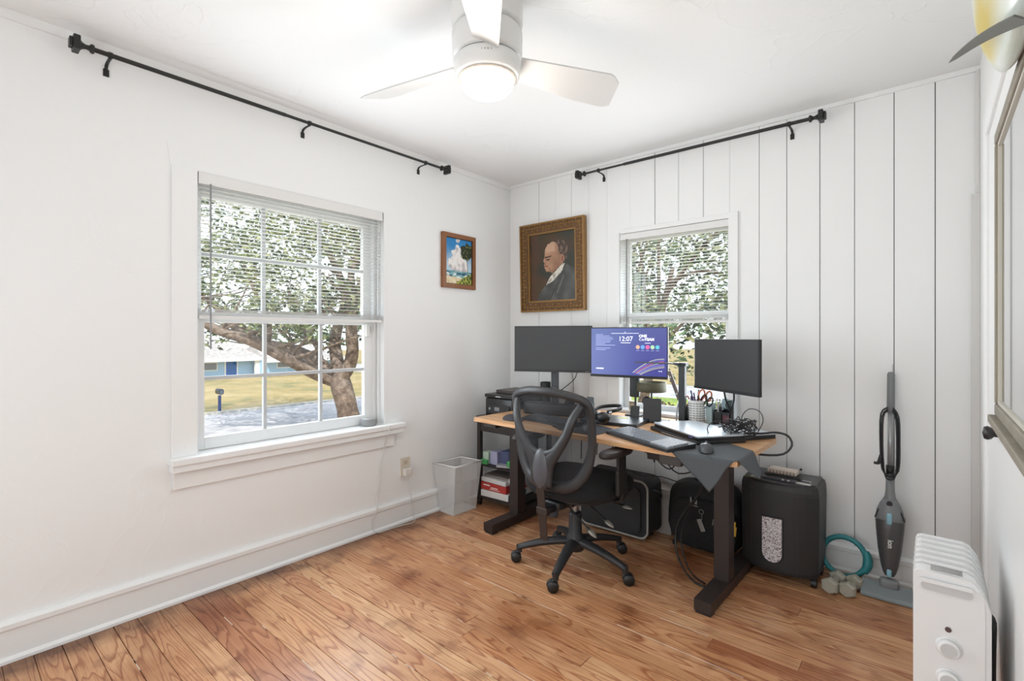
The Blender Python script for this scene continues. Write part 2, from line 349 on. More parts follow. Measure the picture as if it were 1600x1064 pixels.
def baseboard(name, a, b_, inward, h):     # profile extruded along a wall; inward = unit normal into the room
    prof = [(0, 0), (.030, 0), (.030, .012), (.022, .02), (.018, .022), (.018, h - .035), (.027, h - .03), (.027, h - .012), (.012, h), (0, h)]
    A = Vector(a); B = Vector(b_); N = Vector(inward)
    V = [A + N * p + Vector((0, 0, q)) for p, q in prof] + [B + N * p + Vector((0, 0, q)) for p, q in prof]; n = len(prof)
    mb = MB().add(V, [tuple(range(n)), tuple(range(n, 2 * n))] + [(i, (i + 1) % n, n + (i + 1) % n, n + i) for i in range(n)])
    return struct(name, mb, TRIM)
baseboard('baseboard_left', (0, Y0, 0), (0, 0, 0), (1, 0, 0), .155)
baseboard('baseboard_back', (0, 0, 0), (X1, 0, 0), (0, -1, 0), .137)
# thin cove lines at the ceiling
mb = MB(); mb.box(0, .012, Y0, 0, H - .035, H); struct('trim_1', mb, WALL)
mb = MB(); mb.box(0, X1, -.011, 0, H - .022, H); struct('trim_2', mb, PLANKP)

# ---------------------------------------------------------------- window 1 (left wall)
ALU = mat('white_window_aluminium', '#E9EAEA', .4, bump=.05, bscale=40); ALUG = mat('grey_window_bars', '#C4C6C7', .45)
def glass_mat():
    m = bpy.data.materials.new('window_glass'); m.use_nodes = True; n = m.node_tree; n.nodes.remove(n.nodes['Principled BSDF'])
    t = n.nodes.new('ShaderNodeBsdfTransparent'); t.inputs[0].default_value = (.97, .985, .98, 1); g = n.nodes.new('ShaderNodeBsdfGlossy'); g.inputs['Roughness'].default_value = .02
    mx = n.nodes.new('ShaderNodeMixShader'); mx.inputs[0].default_value = .05
    n.links.new(t.outputs[0], mx.inputs[1]); n.links.new(g.outputs[0], mx.inputs[2]); n.links.new(mx.outputs[0], n.nodes['Material Output'].inputs[0]); return m
GLASS = glass_mat()
win = bpy.data.objects.new('window_1', None); COL.objects.link(win); win['kind'] = 'structure'; RM['window_1'] = Matrix.Identity(4)
win['label'] = 'double-hung window with six-pane sashes in the left wall'
mb = MB()      # jamb liner and casing
mb.box(-.15, 0.004, W1[0] - .004, W1[0] + .004, W1[2], W1[3]); mb.box(-.15, .004, W1[1] - .004, W1[1] + .004, W1[2], W1[3]); mb.box(-.15, .004, W1[0], W1[1], W1[3] - .004, W1[3] + .002)
mb.box(-.12, -.055, W1[1] - .04, W1[1] - .001, W1[2], W1[3], .002); mb.box(-.05, -.035, W1[1] - .02, W1[1] - .001, W1[2], W1[3], .002)
mb.box(-.12, -.055, W1[0] + .001, W1[0] + .03, W1[2], W1[3], .002)
part('window_frame', mb, ALU, win)
mb = MB(); mb.box(0, .012, -2.372, W1[0] + .004, .66, 2.0, .003); mb.prism([(-2.374, 1.99), (-2.39, 2.105), (-2.30, 2.105), (W1[0] + .0, 1.998)], 0, .0025, lambda a, b, h: (h, a, b))
mb.box(0, .005, W1[1] - .002, -1.205, .66, 2.0, .002)
part('window_casing', mb, WALL, win)
mb = MB(); mb.box(-.12, .062, -2.385, -1.098, .628, .662, .006); mb.box(-.0, .05, -2.38, -1.103, .597, .632, .003)
part('window_sill', mb, TRIM, win)
mb = MB(); mb.box(0, .018, -2.368, -1.155, .515, .598, .003); part('window_apron', mb, TRIM, win)
def sash(root, plane, a0, a1, z0, z1, ga0, ga1, gz0, gz1, mv, mh, axis, d=.03, panes=True, bar=.009):
    # plane = centre coordinate along the wall normal; axis 'x' -> window in x=const plane (a = y), 'y' -> y=const plane (a = x)
    def bx(mb, p0, p1, u0, u1, z0_, z1_, bev=.002):
        return mb.box(p0, p1, u0, u1, z0_, z1_, bev) if axis == 'x' else mb.box(u0, u1, p0, p1, z0_, z1_, bev)
    f = MB(); bx(f, plane - d / 2, plane + d / 2, a0, ga0, z0, z1); bx(f, plane - d / 2, plane + d / 2, ga1, a1, z0, z1)
    bx(f, plane - d / 2, plane + d / 2, ga0, ga1, z0, gz0); bx(f, plane - d / 2, plane + d / 2, ga0, ga1, gz1, z1)
    sf = part('sash_frame', f, ALU, root)
    for a in mv:
        m_ = MB(); bx(m_, plane - .008, plane + .012, a - bar, a + bar, gz0, gz1); part('muntin', m_, ALUG, sf)
    for z in mh:
        m_ = MB(); bx(m_, plane - .008, plane + .010, ga0, ga1, z - .009, z + .009); part('muntin', m_, ALUG, sf)
    aa = [ga0] + sorted(mv) + [ga1]; zz = [gz0] + sorted(mh) + [gz1]
    for i in range(len(aa) - 1):
        for j in range(len(zz) - 1):
            g = MB(); bx(g, plane - .004, plane - .001, aa[i], aa[i + 1], zz[j], zz[j + 1], 0); part('window_pane', g, GLASS, sf)
    return sf
sash(win, -.075, -2.262, -1.262, .664, 1.316, -2.217, -1.328, .722, 1.284, [-1.928, -1.612], [1.009], 'x')
sash(win, -.105, -2.262, -1.262, 1.31, 1.99, -2.222, -1.318, 1.335, 1.90, [-1.922, -1.603], [1.622], 'x', bar=.010)
mb = MB(); mb.box(-.06, -.04, -1.325, -1.30, 1.21, 1.29, .004); mb.box(-.055, -.045, -1.288, -1.282, 1.24, 1.275, .002)
part('sash_lock', mb, mat('white_plastic', '#DCDCDA', .4), win)

# blinds
SLAT = mat('blind_slat_white', '#E6E5E3', .45)
def blind(name, label, axis, u0, u1, plane, ztop, zhead, zstack0, zstack1, wand_u, wand_z, cords, pitch=.0192, tilt=0):
    loc = (plane, (u0 + u1) / 2, ztop) if axis == 'x' else ((u0 + u1) / 2, plane, ztop)
    r = thing(name, label, 'blind', loc)
    def bx(mb, p0, p1, a0, a1, z0, z1, bev=0):
        return mb.box(plane + p0, plane + p1, a0, a1, z0, z1, bev) if axis == 'x' else mb.box(a0, a1, plane - p1, plane - p0, z0, z1, bev)
    mb = MB(); bx(mb, -.012, .014, u0, u1, zhead, ztop, .002); part('headrail', mb, SLAT, r)
    mb = MB(); bx(mb, .014, .018, u0 - .002, u1 + .002, zhead - .0, ztop + .004, .001); part('valance', mb, SLAT, r)
    z = zhead - .014; first = None
    while z > zstack1 + .008:
        mb = MB()
        L = u1 - u0 - .008
        if first is None:
            rot = (0, radians(tilt), 0) if axis == 'x' else (radians(tilt), 0, 0)
            c = (plane, (u0 + u1) / 2, z) if axis == 'x' else ((u0 + u1) / 2, plane, z)
            sz = (.0245, L, .0009) if axis == 'x' else (L, .0245, .0009)
            mb.obox(c, sz, rot); first = part('slat', mb, SLAT, r); zf = z
        else: dup(first, (0, 0, z - zf), r)
        z -= pitch
    k = 0; z = zstack0 + .018
    mbs = None
    while z < zstack1:
        if mbs is None:
            mb = MB(); bx(mb, -.0122, .0122, u0 + .003, u1 - .003, z, z + .0012); mbs = part('slat', mb, SLAT, r); z1_ = z
        else: dup(mbs, (0, 0, z - z1_), r)
        z += .0034
    mb = MB(); bx(mb, -.013, .013, u0 + .001, u1 - .001, zstack0, zstack0 + .016, .003); part('bottom_rail', mb, SLAT, r)
    mb = MB()
    for c in cords:
        for dp in (-.0125, .0125):
            p = (plane + dp, c, zhead) if axis == 'x' else (c, plane - dp, zhead); q = (p[0], p[1], zstack0 + .01); part('ladder_cord', MB().cyl(p, q, .0007, seg=5), mat('blind_cord', '#DADAD8', .7), r)
    mb = MB(); p = (plane + .024, wand_u, zhead + .005) if axis == 'x' else (wand_u, plane - .024, zhead + .005)
    mb.cyl(p, (p[0], p[1], wand_z), .0042, seg=6); part('tilt_wand', mb, mat('clear_wand', '#8d8d8f', .25), r)
    return r
blind('window_blind', 'white mini blind half raised over the wide window in the left wall', 'x', W1[0] + .012, W1[1] - .014, -.016, 1.994, 1.940, 1.300, 1.348, -2.212, 1.155, [-2.11, -1.75, -1.37])

# ---------------------------------------------------------------- window 2 (back wall)
win2 = bpy.data.objects.new('window_2', None); COL.objects.link(win2); win2['kind'] = 'structure'; RM['window_2'] = Matrix.Identity(4)
win2['label'] = 'narrow window in the plank wall behind the desk'
mb = MB(); mb.box(W2[0] - .002, W2[0] + .004, -.004, .15, W2[2], W2[3]); mb.box(W2[1] - .004, W2[1] + .002, -.004, .15, W2[2], W2[3]); mb.box(W2[0], W2[1], -.004, .15, W2[3] - .004, W2[3] + .002)
mb.box(W2[1] - .02, W2[1] - .001, .03, .10, W2[2], W2[3], .002)
part('window_frame', mb, ALU, win2)
mb = MB(); mb.box(W2[1] - .004, 1.772, -.014, 0, .66, 1.952, .002); mb.box(1.02, 1.75, -.010, 0, W2[3] - .002, 1.948, .002); mb.box(W2[0] - .012, W2[0] + .002, -.010, .0, .68, W2[3] + .01, .002)
part('window_casing', mb, TRIM, win2)
mb = MB(); mb.box(W2[0] - .03, 1.79, -.06, .13, .70, .722, .004); part('window_sill', mb, TRIM, win2)
mb = MB(); mb.box(W2[0] - .02, 1.77, -.012, 0, .58, .70, .003); part('window_apron', mb, TRIM, win2)
sash(win2, .075, W2[0] + .004, W2[1] - .02, .722, 1.37, 1.04, 1.68, .755, 1.335, [], [], 'y')
sash(win2, .105, W2[0] + .004, W2[1] - .02, 1.33, 1.91, 1.03, 1.69, 1.375, 1.87, [], [], 'y')
blind('window_blind', 'narrow white mini blind half raised over the window behind the desk', 'y', W2[0] + .008, W2[1] - .006, .014, 1.914, 1.872, 1.298, 1.35, 1.055, 1.28, [1.10, 1.62])

# ---------------------------------------------------------------- door, casing on right wall
mb = MB(); mb.box(X1 - .022, X1, -.66, -.56, 0, 2.02, .004); mb.box(X1 - .022, X1, -1.72, -1.62, 0, 2.02, .004); mb.box(X1 - .022, X1, -1.62, -.66, 1.93, 2.02, .004); mb.box(X1 - .012, X1, -.69, -.66, 0, 1.93, .002)
struct('trim_3', mb, TRIM, 'white casing around the door in the right wall')
door = bpy.data.objects.new('door_1', None); COL.objects.link(door); door['kind'] = 'structure'; RM['door_1'] = Matrix.Identity(4)
mb = MB(); mb.box(X1 - .012, X1, -1.618, -.70, .01, 1.93, .002); part('door_leaf', mb, TRIM, door)
mb = MB(); mb.lathe([(0, 0), (.011, .001), (.011, .012), (.018, .018), (.021, .026), (.018, .034), (.0, .038)], (X1 - .012, -1.02, .927), 20, Matrix.Rotation(radians(-90), 3, 'Y'))
part('door_knob', mb, mat('dark_bronze', '#3d3b3b', .35, .6), door)
mb = MB(); mb.cyl((X1 - .006, -.012, 1.86), (X1 - .006, -.012, H - .02), .009, seg=8); mb.box(X1 - .03, X1, -.03, 0, 0, 1.86, .002)
struct('trim_4', mb, mat('corner_trim_paint', '#D8D6D3', .5), 'corner trim strip of the plank wall')

# mirror hung on the door
mr = thing('wall_mirror', 'large rectangular mirror in a weathered grey-brown frame on the right wall', 'mirror', (X1 - .014, -1.65, 1.05))
FRM = mat('weathered_grey_wood', '#8b8374', .6, bump=.3, bscale=30, var=.25, vscale=14)
for nm, a in (('frame_rail', (X1 - .036, X1 - .014, -2.25, -1.203, 1.005, 1.035)), ('frame_rail', (X1 - .036, X1 - .014, -2.25, -1.203, 1.735, 1.765)), ('frame_stile', (X1 - .036, X1 - .014, -1.225, -1.203, 1.035, 1.735)), ('frame_stile', (X1 - .036, X1 - .014, -2.25, -2.228, 1.035, 1.735))):
    part(nm, MB().box(*a, .004), FRM, mr)
part('ledge', MB().box(X1 - .050, X1 - .014, -2.26, -1.215, .985, 1.006, .003), FRM, mr)
part('inner_lip', MB().box(X1 - .031, X1 - .027, -2.226, -1.234, 1.036, 1.046).box(X1 - .031, X1 - .027, -2.226, -1.234, 1.724, 1.734).box(X1 - .031, X1 - .027, -1.236, -1.226, 1.036, 1.734).box(X1 - .031, X1 - .027, -2.226, -2.216, 1.036, 1.734), mat('pale_lip', '#C2BDB0', .5), mr)
part('mirror_glass', MB().box(X1 - .027, X1 - .020, -2.228, -1.225, 1.034, 1.736), mat('mirror_silver', '#E6E9EA', .03, 1), mr)

# ---------------------------------------------------------------- outdoors (ground lies a storey below)
GZ = -2.8
def ground_mat(name, c1, c2, sc, c3=None, bump=.4):
    m = bpy.data.materials.new(name); m.use_nodes = True; n = m.node_tree; b = n.nodes['Principled BSDF']; t = n.nodes.new('ShaderNodeTexCoord')
    a = n.nodes.new('ShaderNodeTexNoise'); a.inputs['Scale'].default_value = sc; a.inputs['Detail'].default_value = 8; a.inputs['Roughness'].default_value = .7; n.links.new(t.outputs['Object'], a.inputs['Vector'])
    r = n.nodes.new('ShaderNodeValToRGB'); r.color_ramp.elements[0].color = srgb(c1); r.color_ramp.elements[0].position = .36; r.color_ramp.elements[1].color = srgb(c2); r.color_ramp.elements[1].position = .62
    if c3: x = r.color_ramp.elements.new(.5); x.color = srgb(c3)
    n.links.new(a.outputs['Fac'], r.inputs[0]); n.links.new(r.outputs[0], b.inputs['Base Color']); b.inputs['Roughness'].default_value = .95; return m
LAWN = ground_mat('dry_lawn', '#858258', '#B9A276', .35, '#AC935f'); ROAD = ground_mat('pale_asphalt', '#A9A3A4', '#CFC8C6', 1.1); CONC = ground_mat('pale_concrete', '#B9B4AC', '#D4CEC4', 2)
TREE_LAWN = ground_mat('green_lawn', '#76903f', '#A9B052', .8)
struct('ground', MB().box(-120, 60, -40, 140, GZ - .3, GZ - .03), LAWN)
struct('street', MB().box(-25.2, -17.6, -40, 40, GZ - .02, GZ), ROAD, 'pale street between the houses')
struct('street', MB().box(-120, 60, 27.5, 36, GZ - .02, GZ + .002), ROAD, 'cross street beyond the back window')
struct('curb', MB().box(-25.5, -25.2, -40, 27.5, GZ - .02, GZ + .10).box(-17.6, -17.3, -40, 27.5, GZ - .02, GZ + .10), CONC)
struct('side_lawn', MB().box(-17.3, 12, 18.5, 27.5, GZ - .02, GZ + .02), TREE_LAWN)
struct('sidewalk', MB().box(-17.3, 12, 14.5, 17.5, GZ - .02, GZ + .03), CONC)
BARK = ground_mat('oak_bark', '#5b4c44', '#A08F83', 3.5, '#7d6c62')
def leaf_mat():
    m = bpy.data.materials.new('oak_leaves'); m.use_nodes = True; n = m.node_tree; b = n.nodes['Principled BSDF']; a = n.nodes.new('ShaderNodeVertexColor'); a.layer_name = 'paint'
    n.links.new(a.outputs[0], b.inputs['Base Color']); b.inputs['Roughness'].default_value = .55
    tr = n.nodes.new('ShaderNodeBsdfTranslucent'); n.links.new(a.outputs[0], tr.inputs[0]); mx = n.nodes.new('ShaderNodeMixShader'); mx.inputs[0].default_value = .3
    n.links.new(b.outputs[0], mx.inputs[1]); n.links.new(tr.outputs[0], mx.inputs[2]); n.links.new(mx.outputs[0], n.nodes['Material Output'].inputs[0]); return m
LEAF = leaf_mat()
def foliage(root, clusters, per, size, cols, seed, name='foliage'):
    rnd = random.Random(seed); V = []; F = []; C_ = []
    for (cx, cy, cz, r) in clusters:
        for _ in range(int(per * (r / 1.0) ** 2)):
            while True:
                p = Vector((rnd.uniform(-1, 1), rnd.uniform(-1, 1), rnd.uniform(-1, 1)))
                if p.length < 1: break
            c = Vector((cx, cy, cz)) + Vector((p.x * r, p.y * r, p.z * r * .7)); s = size * rnd.uniform(.6, 1.3)
            a = Vector((rnd.uniform(-1, 1), rnd.uniform(-1, 1), rnd.uniform(-.6, .6))).normalized(); b_ = a.cross(Vector((rnd.uniform(-1, 1), rnd.uniform(-1, 1), rnd.uniform(-1, 1)))).normalized()
            k = len(V); V += [c - a * s, c + b_ * s * .42, c + a * s, c - b_ * s * .42]; F.append((k, k + 1, k + 2, k + 3))
            q = rnd.choice(cols); j = rnd.uniform(.8, 1.2); C_ += [q[0] * j, q[1] * j, q[2] * j, 1] * 4
    inv = RM[root.name].inverted(); me = bpy.data.meshes.new(name); me.from_pydata([inv @ v for v in V], [], F); me.materials.append(LEAF)
    ca = me.color_attributes.new('paint', 'FLOAT_COLOR', 'POINT'); ca.data.foreach_set('color', C_)
    o = bpy.data.objects.new(name, me); COL.objects.link(o); o.parent = root; o['kind'] = 'stuff'; RM[o.name] = RM[root.name]; return o
OAKC = [hx_ for hx_ in (srgb('#A5AD7e')[:3], srgb('#7d8a5c')[:3], srgb('#C3C596')[:3], srgb('#56653f')[:3], srgb('#8f9b70')[:3], srgb('#3f4d33')[:3])]
oak = thing('oak_tree', 'spreading live oak beside the street outside the left window', 'tree', (-16.4, 8.5, GZ))
R_ = lambda a, b, n: [a + (b - a) * i / (n - 1) for i in range(n)]
BR = [([(-16.40, 8.7, -3.1), (-16.47, 8.62, -2.87), (-16.31, 8.37, -1.94), (-16.49, 8.21, -0.99), (-16.6, 8.12, -0.50)], [.62, .55, .43, .45, .40], 'trunk'),
 ([(-16.6, 8.12, -0.63), (-16.87, 7.89, -0.60), (-17.05, 7.08, -0.22), (-17.22, 6.28, 0.26), (-17.38, 5.49, 0.74), (-17.45, 4.77, 1.07), (-17.81, 3.93, 1.39), (-17.97, 3.28, 1.79), (-18.45, 2.6, 2.25)], [.36, .34, .30, .27, .25, .22, .18, .15, .12], 'limb'),
 ([(-17.45, 4.77, 1.07), (-17.93, 4.35, 1.69), (-18.4, 3.96, 2.35), (-19.06, 3.4, 3.04)], [.16, .13, .10, .08], 'limb'),
 ([(-16.78, 8.23, -0.59), (-17.19, 8.01, -0.38), (-17.89, 7.81, 0.13), (-19.21, 7.21, 0.68), (-20.37, 6.88, 0.84), (-21.7, 6.4, 1.49), (-22.49, 5.73, 2.53)], [.32, .30, .26, .22, .18, .13, .1], 'limb'),
 ([(-16.6, 8.12, -0.58), (-16.93, 8.23, 0.2), (-17.27, 8.33, 0.91), (-17.51, 8.66, 1.76), (-17.27, 8.86, 2.76), (-17.49, 8.67, 3.9), (-17.92, 8.3, 5.04), (-18.58, 7.75, 6.18)], [.34, .28, .25, .22, .2, .16, .12, .08], 'limb'),
 ([(-16.58, 8.14, -0.62), (-16.08, 8.3, -0.07), (-15.78, 8.29, 0.66), (-15.73, 8.2, 1.59), (-15.5, 8.27, 2.65), (-14.77, 8.36, 3.92), (-14.28, 8.78, 5.21)], [.34, .28, .25, .24, .22, .15, .1], 'limb'),
 ([(-17.76, 7.92, 0.04), (-18.04, 7.94, 0.74), (-18.55, 7.77, 1.22), (-19.2, 7.62, 2.06), (-19.23, 7.19, 3.33)], [.16, .13, .11, .09, .06], 'limb'),
 ([(-15.5, 8.27, 2.65), (-15.84, 8.24, 3.73), (-15.95, 8.67, 5.14), (-16.37, 8.32, 6.5)], [.17, .14, .1, .06], 'limb'),
 ([(-17.38, 5.49, 0.74), (-17.63, 5.67, 1.84), (-18.23, 5.42, 2.88), (-18.62, 5.08, 4.18)], [.12, .1, .08, .05], 'limb')]
rnd = random.Random(5); tips = []
for pts, rr, nm in BR:
    part(nm, MB().tube(pts, rr, 9, smooth=3), BARK, oak); tips += [(p, r) for p, r in zip(pts[3:], rr[3:])] if nm == 'limb' else []
mb = MB()
for p, r in tips:
    for _ in range(3):
        q = Vector(p); d = Vector((rnd.uniform(-1, 1), rnd.uniform(-1, 1), rnd.uniform(.1, .9))); pp = [q]
        for i in range(4): q = q + d * .55; d = d + Vector((rnd.uniform(-.5, .5), rnd.uniform(-.5, .5), rnd.uniform(-.35, .4))); pp.append(q)
        mb.tube(pp, [r * .35, r * .28, r * .2, r * .13, .015], 5, smooth=2)
part('twigs', mb, BARK, oak, kind='stuff')
cl = []
while len(cl) < 300:
    u, v_, w_ = rnd.uniform(-1, 1), rnd.uniform(-1, 1), rnd.uniform(-1, 1)
    if u * u + v_ * v_ + w_ * w_ > 1 or u * u + v_ * v_ + w_ * w_ < .05: continue
    x = -17.6 + .761 * u * 8.5 - .649 * v_ * 3.6; y = 7.2 + .6485 * u * 8.5 + .761 * v_ * 3.6; z = 4.9 + w_ * 4.3
    if z < 1.25 + .45 * sin(x * 2) and rnd.random() < .8: continue
    cl.append((x, y, z, rnd.uniform(.55, 1.15)))
for p in ((-18.9, 3.5, .9), (-18.6, 4.3, 1.35), (-19.0, 5.9, 1.15), (-18.3, 6.6, 1.2), (-18.0, 7.6, 1.3), (-17.4, 8.6, 1.0), (-17.7, 8.2, .55), (-18.4, 7.1, 1.0)): cl.append((p[0], p[1], p[2], .6))
foliage(oak, cl, 68, .135, OAKC, 21)
def tree(label, base, h, tr, crown, ncl, cols, seed, size=.14, per=60, group=None):
    t = thing('tree', label, 'tree', base, group=group); r_ = random.Random(seed); b_ = Vector(base); c = Vector(crown[0]); R3 = crown[1]
    part('trunk', MB().tube([b_ - Vector((0, 0, .1)), b_.lerp(c, .35) + Vector((.15, -.1, 0)), b_.lerp(c, .7), c], [tr, tr * .8, tr * .6, tr * .3], 9), BARK, t)
    mb = MB()
    for k in range(9):
        s = b_.lerp(c, r_.uniform(.45, .95)); e = c + Vector((r_.uniform(-.8, .8) * R3[0], r_.uniform(-.8, .8) * R3[1], r_.uniform(-.4, .7) * R3[2])); mb.tube([s, s.lerp(e, .5) + Vector((0, 0, .3)), e], [tr * .35, tr * .22, .02], 6)
    part('branches', mb, BARK, t, kind='stuff'); cl = []
    while len(cl) < ncl:
        p = Vector((r_.uniform(-1, 1), r_.uniform(-1, 1), r_.uniform(-1, 1)))
        if p.length < 1: cl.append((c.x + p.x * R3[0], c.y + p.y * R3[1], c.z + p.z * R3[2], r_.uniform(.5, 1.0)))
    foliage(t, cl, per, size, cols, seed); return t
DKC = [srgb(h)[:3] for h in ('#5d7350', '#3a4d38', '#87956a', '#A9AF84', '#2f4033', '#6f8a66', '#C2C49c')]
YLC = [srgb(h)[:3] for h in ('#9a9a58', '#7c8148', '#B7AE6a', '#5a6238', '#C9C08a')]
tree('dense green tree close outside the back window', (-5.6, 13.0, GZ), 8, .20, ((-3.4, 11.6, 3.3), (3.8, 2.4, 3.2)), 150, DKC, 31, .12, 70)
tree('tall green tree left of the window view beyond the side lawn', (-8.2, 17.5, GZ), 9, .3, ((-8.3, 17.5, 4.2), (3.6, 3.0, 3.8)), 110, DKC, 32, .16, 60)
tree('yellow-green tree further off across the cross street', (-20, 41, GZ), 9, .4, ((-20, 41, 1.6), (5, 3, 3.2)), 110, YLC, 33, .3, 45)
tree('leafy tree far off behind the yellow-green tree', (-8, 48, GZ), 10, .4, ((-8, 48, 3.4), (6.5, 3.5, 4.6)), 120, DKC, 34, .32, 45)
tree('bushy tree beyond the blue-doored house', (-62, 30, GZ), 9, .5, ((-62, 30, 3.2), (7, 9, 4.5)), 120, DKC, 35, .38, 40)
tree('pale green tree behind the far lawn', (-58, 8, GZ), 9, .5, ((-60, 6, 3.2), (6, 8, 3.6)), 100, YLC, 36, .38, 40)
hd = thing('hedge', 'low brown dry hedge below the back window view', 'hedge', (-4, 14.4, GZ)); cl = []
for i in range(70): cl.append((-8.0 + 8.5 * rnd.random(), 14.0 + rnd.uniform(-.5, .5), rnd.uniform(-2.6, -1.25), .45))
foliage(hd, cl, 420, .07, [srgb(h)[:3] for h in ('#8a6f5c', '#6e5546', '#A58b72', '#74684a', '#B39d80')], 41)
# house across the street
hs = thing('house', 'pale blue single-storey house with a bright blue door across the street', 'house', (-50, 15, GZ))
HB = mat('house_pale_blue', '#A4C6E4', .8); HWt = mat('house_white', '#EDEDEA', .7); RF = ground_mat('grey_shingles', '#A39A94', '#C4BAB2', 3); BD = mat('blue_door_paint', '#1F5FA8', .5)
DG = mat('window_dark_glass', '#5d6670', .2)
part('wall', MB().box(-56, -48, 4, 17.6, GZ, -.95), HB, hs); part('wall', MB().box(-55, -47.2, 17.6, 26, GZ, -1.18), HB, hs)
part('roof', MB().add([(-47.2, 3.4, -1.0), (-47.2, 18.0, -1.0), (-52, 16.2, .70), (-52, 5, .70), (-57, 3.4, -1.0), (-57, 18.0, -1.0)], [(0, 1, 2, 3), (1, 5, 2), (5, 4, 3, 2), (4, 0, 3), (0, 4, 5, 1)]), RF, hs)
part('roof', MB().add([(-46.4, 17.9, -1.2), (-46.4, 26.6, -1.2), (-51, 25, .2), (-51, 18.4, .2), (-56, 17.9, -1.2), (-56, 26.6, -1.2)], [(0, 1, 2, 3), (1, 5, 2), (5, 4, 3, 2), (4, 0, 3), (0, 4, 5, 1)]), RF, hs)
part('fascia', MB().box(-47.25, -47.1, 3.4, 18.0, -1.22, -.92), HWt, hs); part('fascia', MB().box(-46.45, -46.3, 17.9, 26.6, -1.42, -1.15), HWt, hs)
part('door', MB().box(-48.06, -47.95, 14.82, 15.75, GZ + .15, -1.20), BD, hs); part('door_frame', MB().box(-48.03, -47.96, 14.70, 14.82, GZ + .15, -1.15).box(-48.03, -47.96, 15.75, 15.87, GZ + .15, -1.15), HWt, hs)
part('door_step', MB().box(-48, -47.2, 14.4, 16.2, GZ, GZ + .15), CONC, hs)
part('white_column', MB().box(-47.6, -47.3, 17.2, 18.6, GZ, -1.15), HWt, hs)
for y0_, y1_, xx, zz in ((10.6, 12.2, -47.96, -2.05), (12.35, 14.1, -47.96, -2.05), (19.2, 20.6, -47.16, -2.05), (20.8, 22.2, -47.16, -2.05)):
    f = part('window', MB().box(xx - .05, xx, y0_, y1_, zz, -1.3), HWt, hs); part('pane', MB().box(xx - .02, xx + .02, y0_ + .08, y1_ - .08, zz + .08, -1.38), DG, f)
    for k in range(3): part('muntin', MB().box(xx + .0, xx + .03, y0_ + .05, y1_ - .05, zz + .18 + k * .16, zz + .20 + k * .16), HWt, f)
t = thing('mailbox', 'dark mailbox on a blue post at the far kerb', 'mailbox', (-25.6, 6.6, GZ))
part('post', MB().box(-25.65, -25.53, 6.54, 6.66, GZ, -1.9), mat('post_blue', '#23407a', .5), t)
part('box', MB().prism(rrect(.24, .30, .11, 6, 6.6, -1.70), -25.85, -25.33, lambda a, b, h: (h, a, b)), mat('mailbox_dark', '#20242b', .4), t); part('door', MB().prism(rrect(.20, .25, .09, 6, 6.6, -1.70), -25.33, -25.31, lambda a, b, h: (h, a, b)), mat('mailbox_door', '#6a7482', .4), t)
t = thing('car', 'white parked car on the cross street', 'car', (-19.0, 31, GZ), radians(4)); CW_ = mat('car_white', '#E9EBEC', .2, coat=.5)
part('body', MB().prism([(-2.2, .35), (2.2, .35), (2.25, .70), (1.5, .90), (.9, 1.40), (-1.2, 1.42), (-1.9, .98), (-2.25, .85)], -.85, .85, lambda a, b, h: (a, h, b)), CW_, t, local=True); part('side_glass', MB().prism([(-1.5, .98), (1.15, .95), (.75, 1.32), (-1.1, 1.34)], -.87, .87, lambda a, b, h: (a, h, b)), DG, t, local=True)
for a in (-1.4, 1.4):
    for b_ in (-.8, .8): part('wheel', MB().cyl((a, b_ - .1, .33), (a, b_ + .1, .33), .33, seg=18), BLACK, t, local=True)

# ---------------------------------------------------------------- ceiling fan
WP = mat('white_fan_enamel', '#E4E3E1', .35)
fc = (1.42, -1.78)
fan = thing('ceiling_fan', 'white three-bladed flush ceiling fan with a lit frosted bowl', 'ceiling fan', (fc[0], fc[1], H))
def fz(prof): return [(r, z) for r, z in prof]
part('canopy', MB().lathe([(.0, 2.44), (.125, 2.44), (.13, 2.43), (.128, 2.335), (.120, 2.318), (.0, 2.318)], (fc[0], fc[1], 0), 40), WP, fan)
part('motor_housing', MB().lathe([(.0, 2.314), (.118, 2.314), (.127, 2.30), (.126, 2.225), (.122, 2.212), (.0, 2.212)], (fc[0], fc[1], 0), 40), WP, fan)
part('shadow_gap', MB().lathe([(.0, 2.32), (.112, 2.32), (.112, 2.31), (0, 2.31)], (fc[0], fc[1], 0), 40).lathe([(.0, 2.214), (.113, 2.214), (.113, 2.206), (0, 2.206)], (fc[0], fc[1], 0), 40), mat('seam_dark', '#55534f', .8), fan)
part('light_kit', MB().lathe([(.0, 2.209), (.115, 2.209), (.122, 2.20), (.116, 2.150), (.104, 2.142), (.0, 2.142)], (fc[0], fc[1], 0), 40), WP, fan)
part('trim_ring', MB().lathe([(.104, 2.146), (.106, 2.140), (.100, 2.138), (.099, 2.146)], (fc[0], fc[1], 0), 40), mat('beige_ring', '#C9BEB2', .5), fan)
part('glass_bowl', MB().lathe([(.0, 2.146), (.100, 2.146), (.099, 2.136), (.093, 2.115), (.078, 2.098), (.055, 2.088), (.028, 2.083), (.0, 2.082)], (fc[0], fc[1], 0), 40), mat('lit_frosted_glass', (1, .90, .74), .4, emit=1.15), fan)
BLM = mat('white_blade', '#DAD9D7', .45)
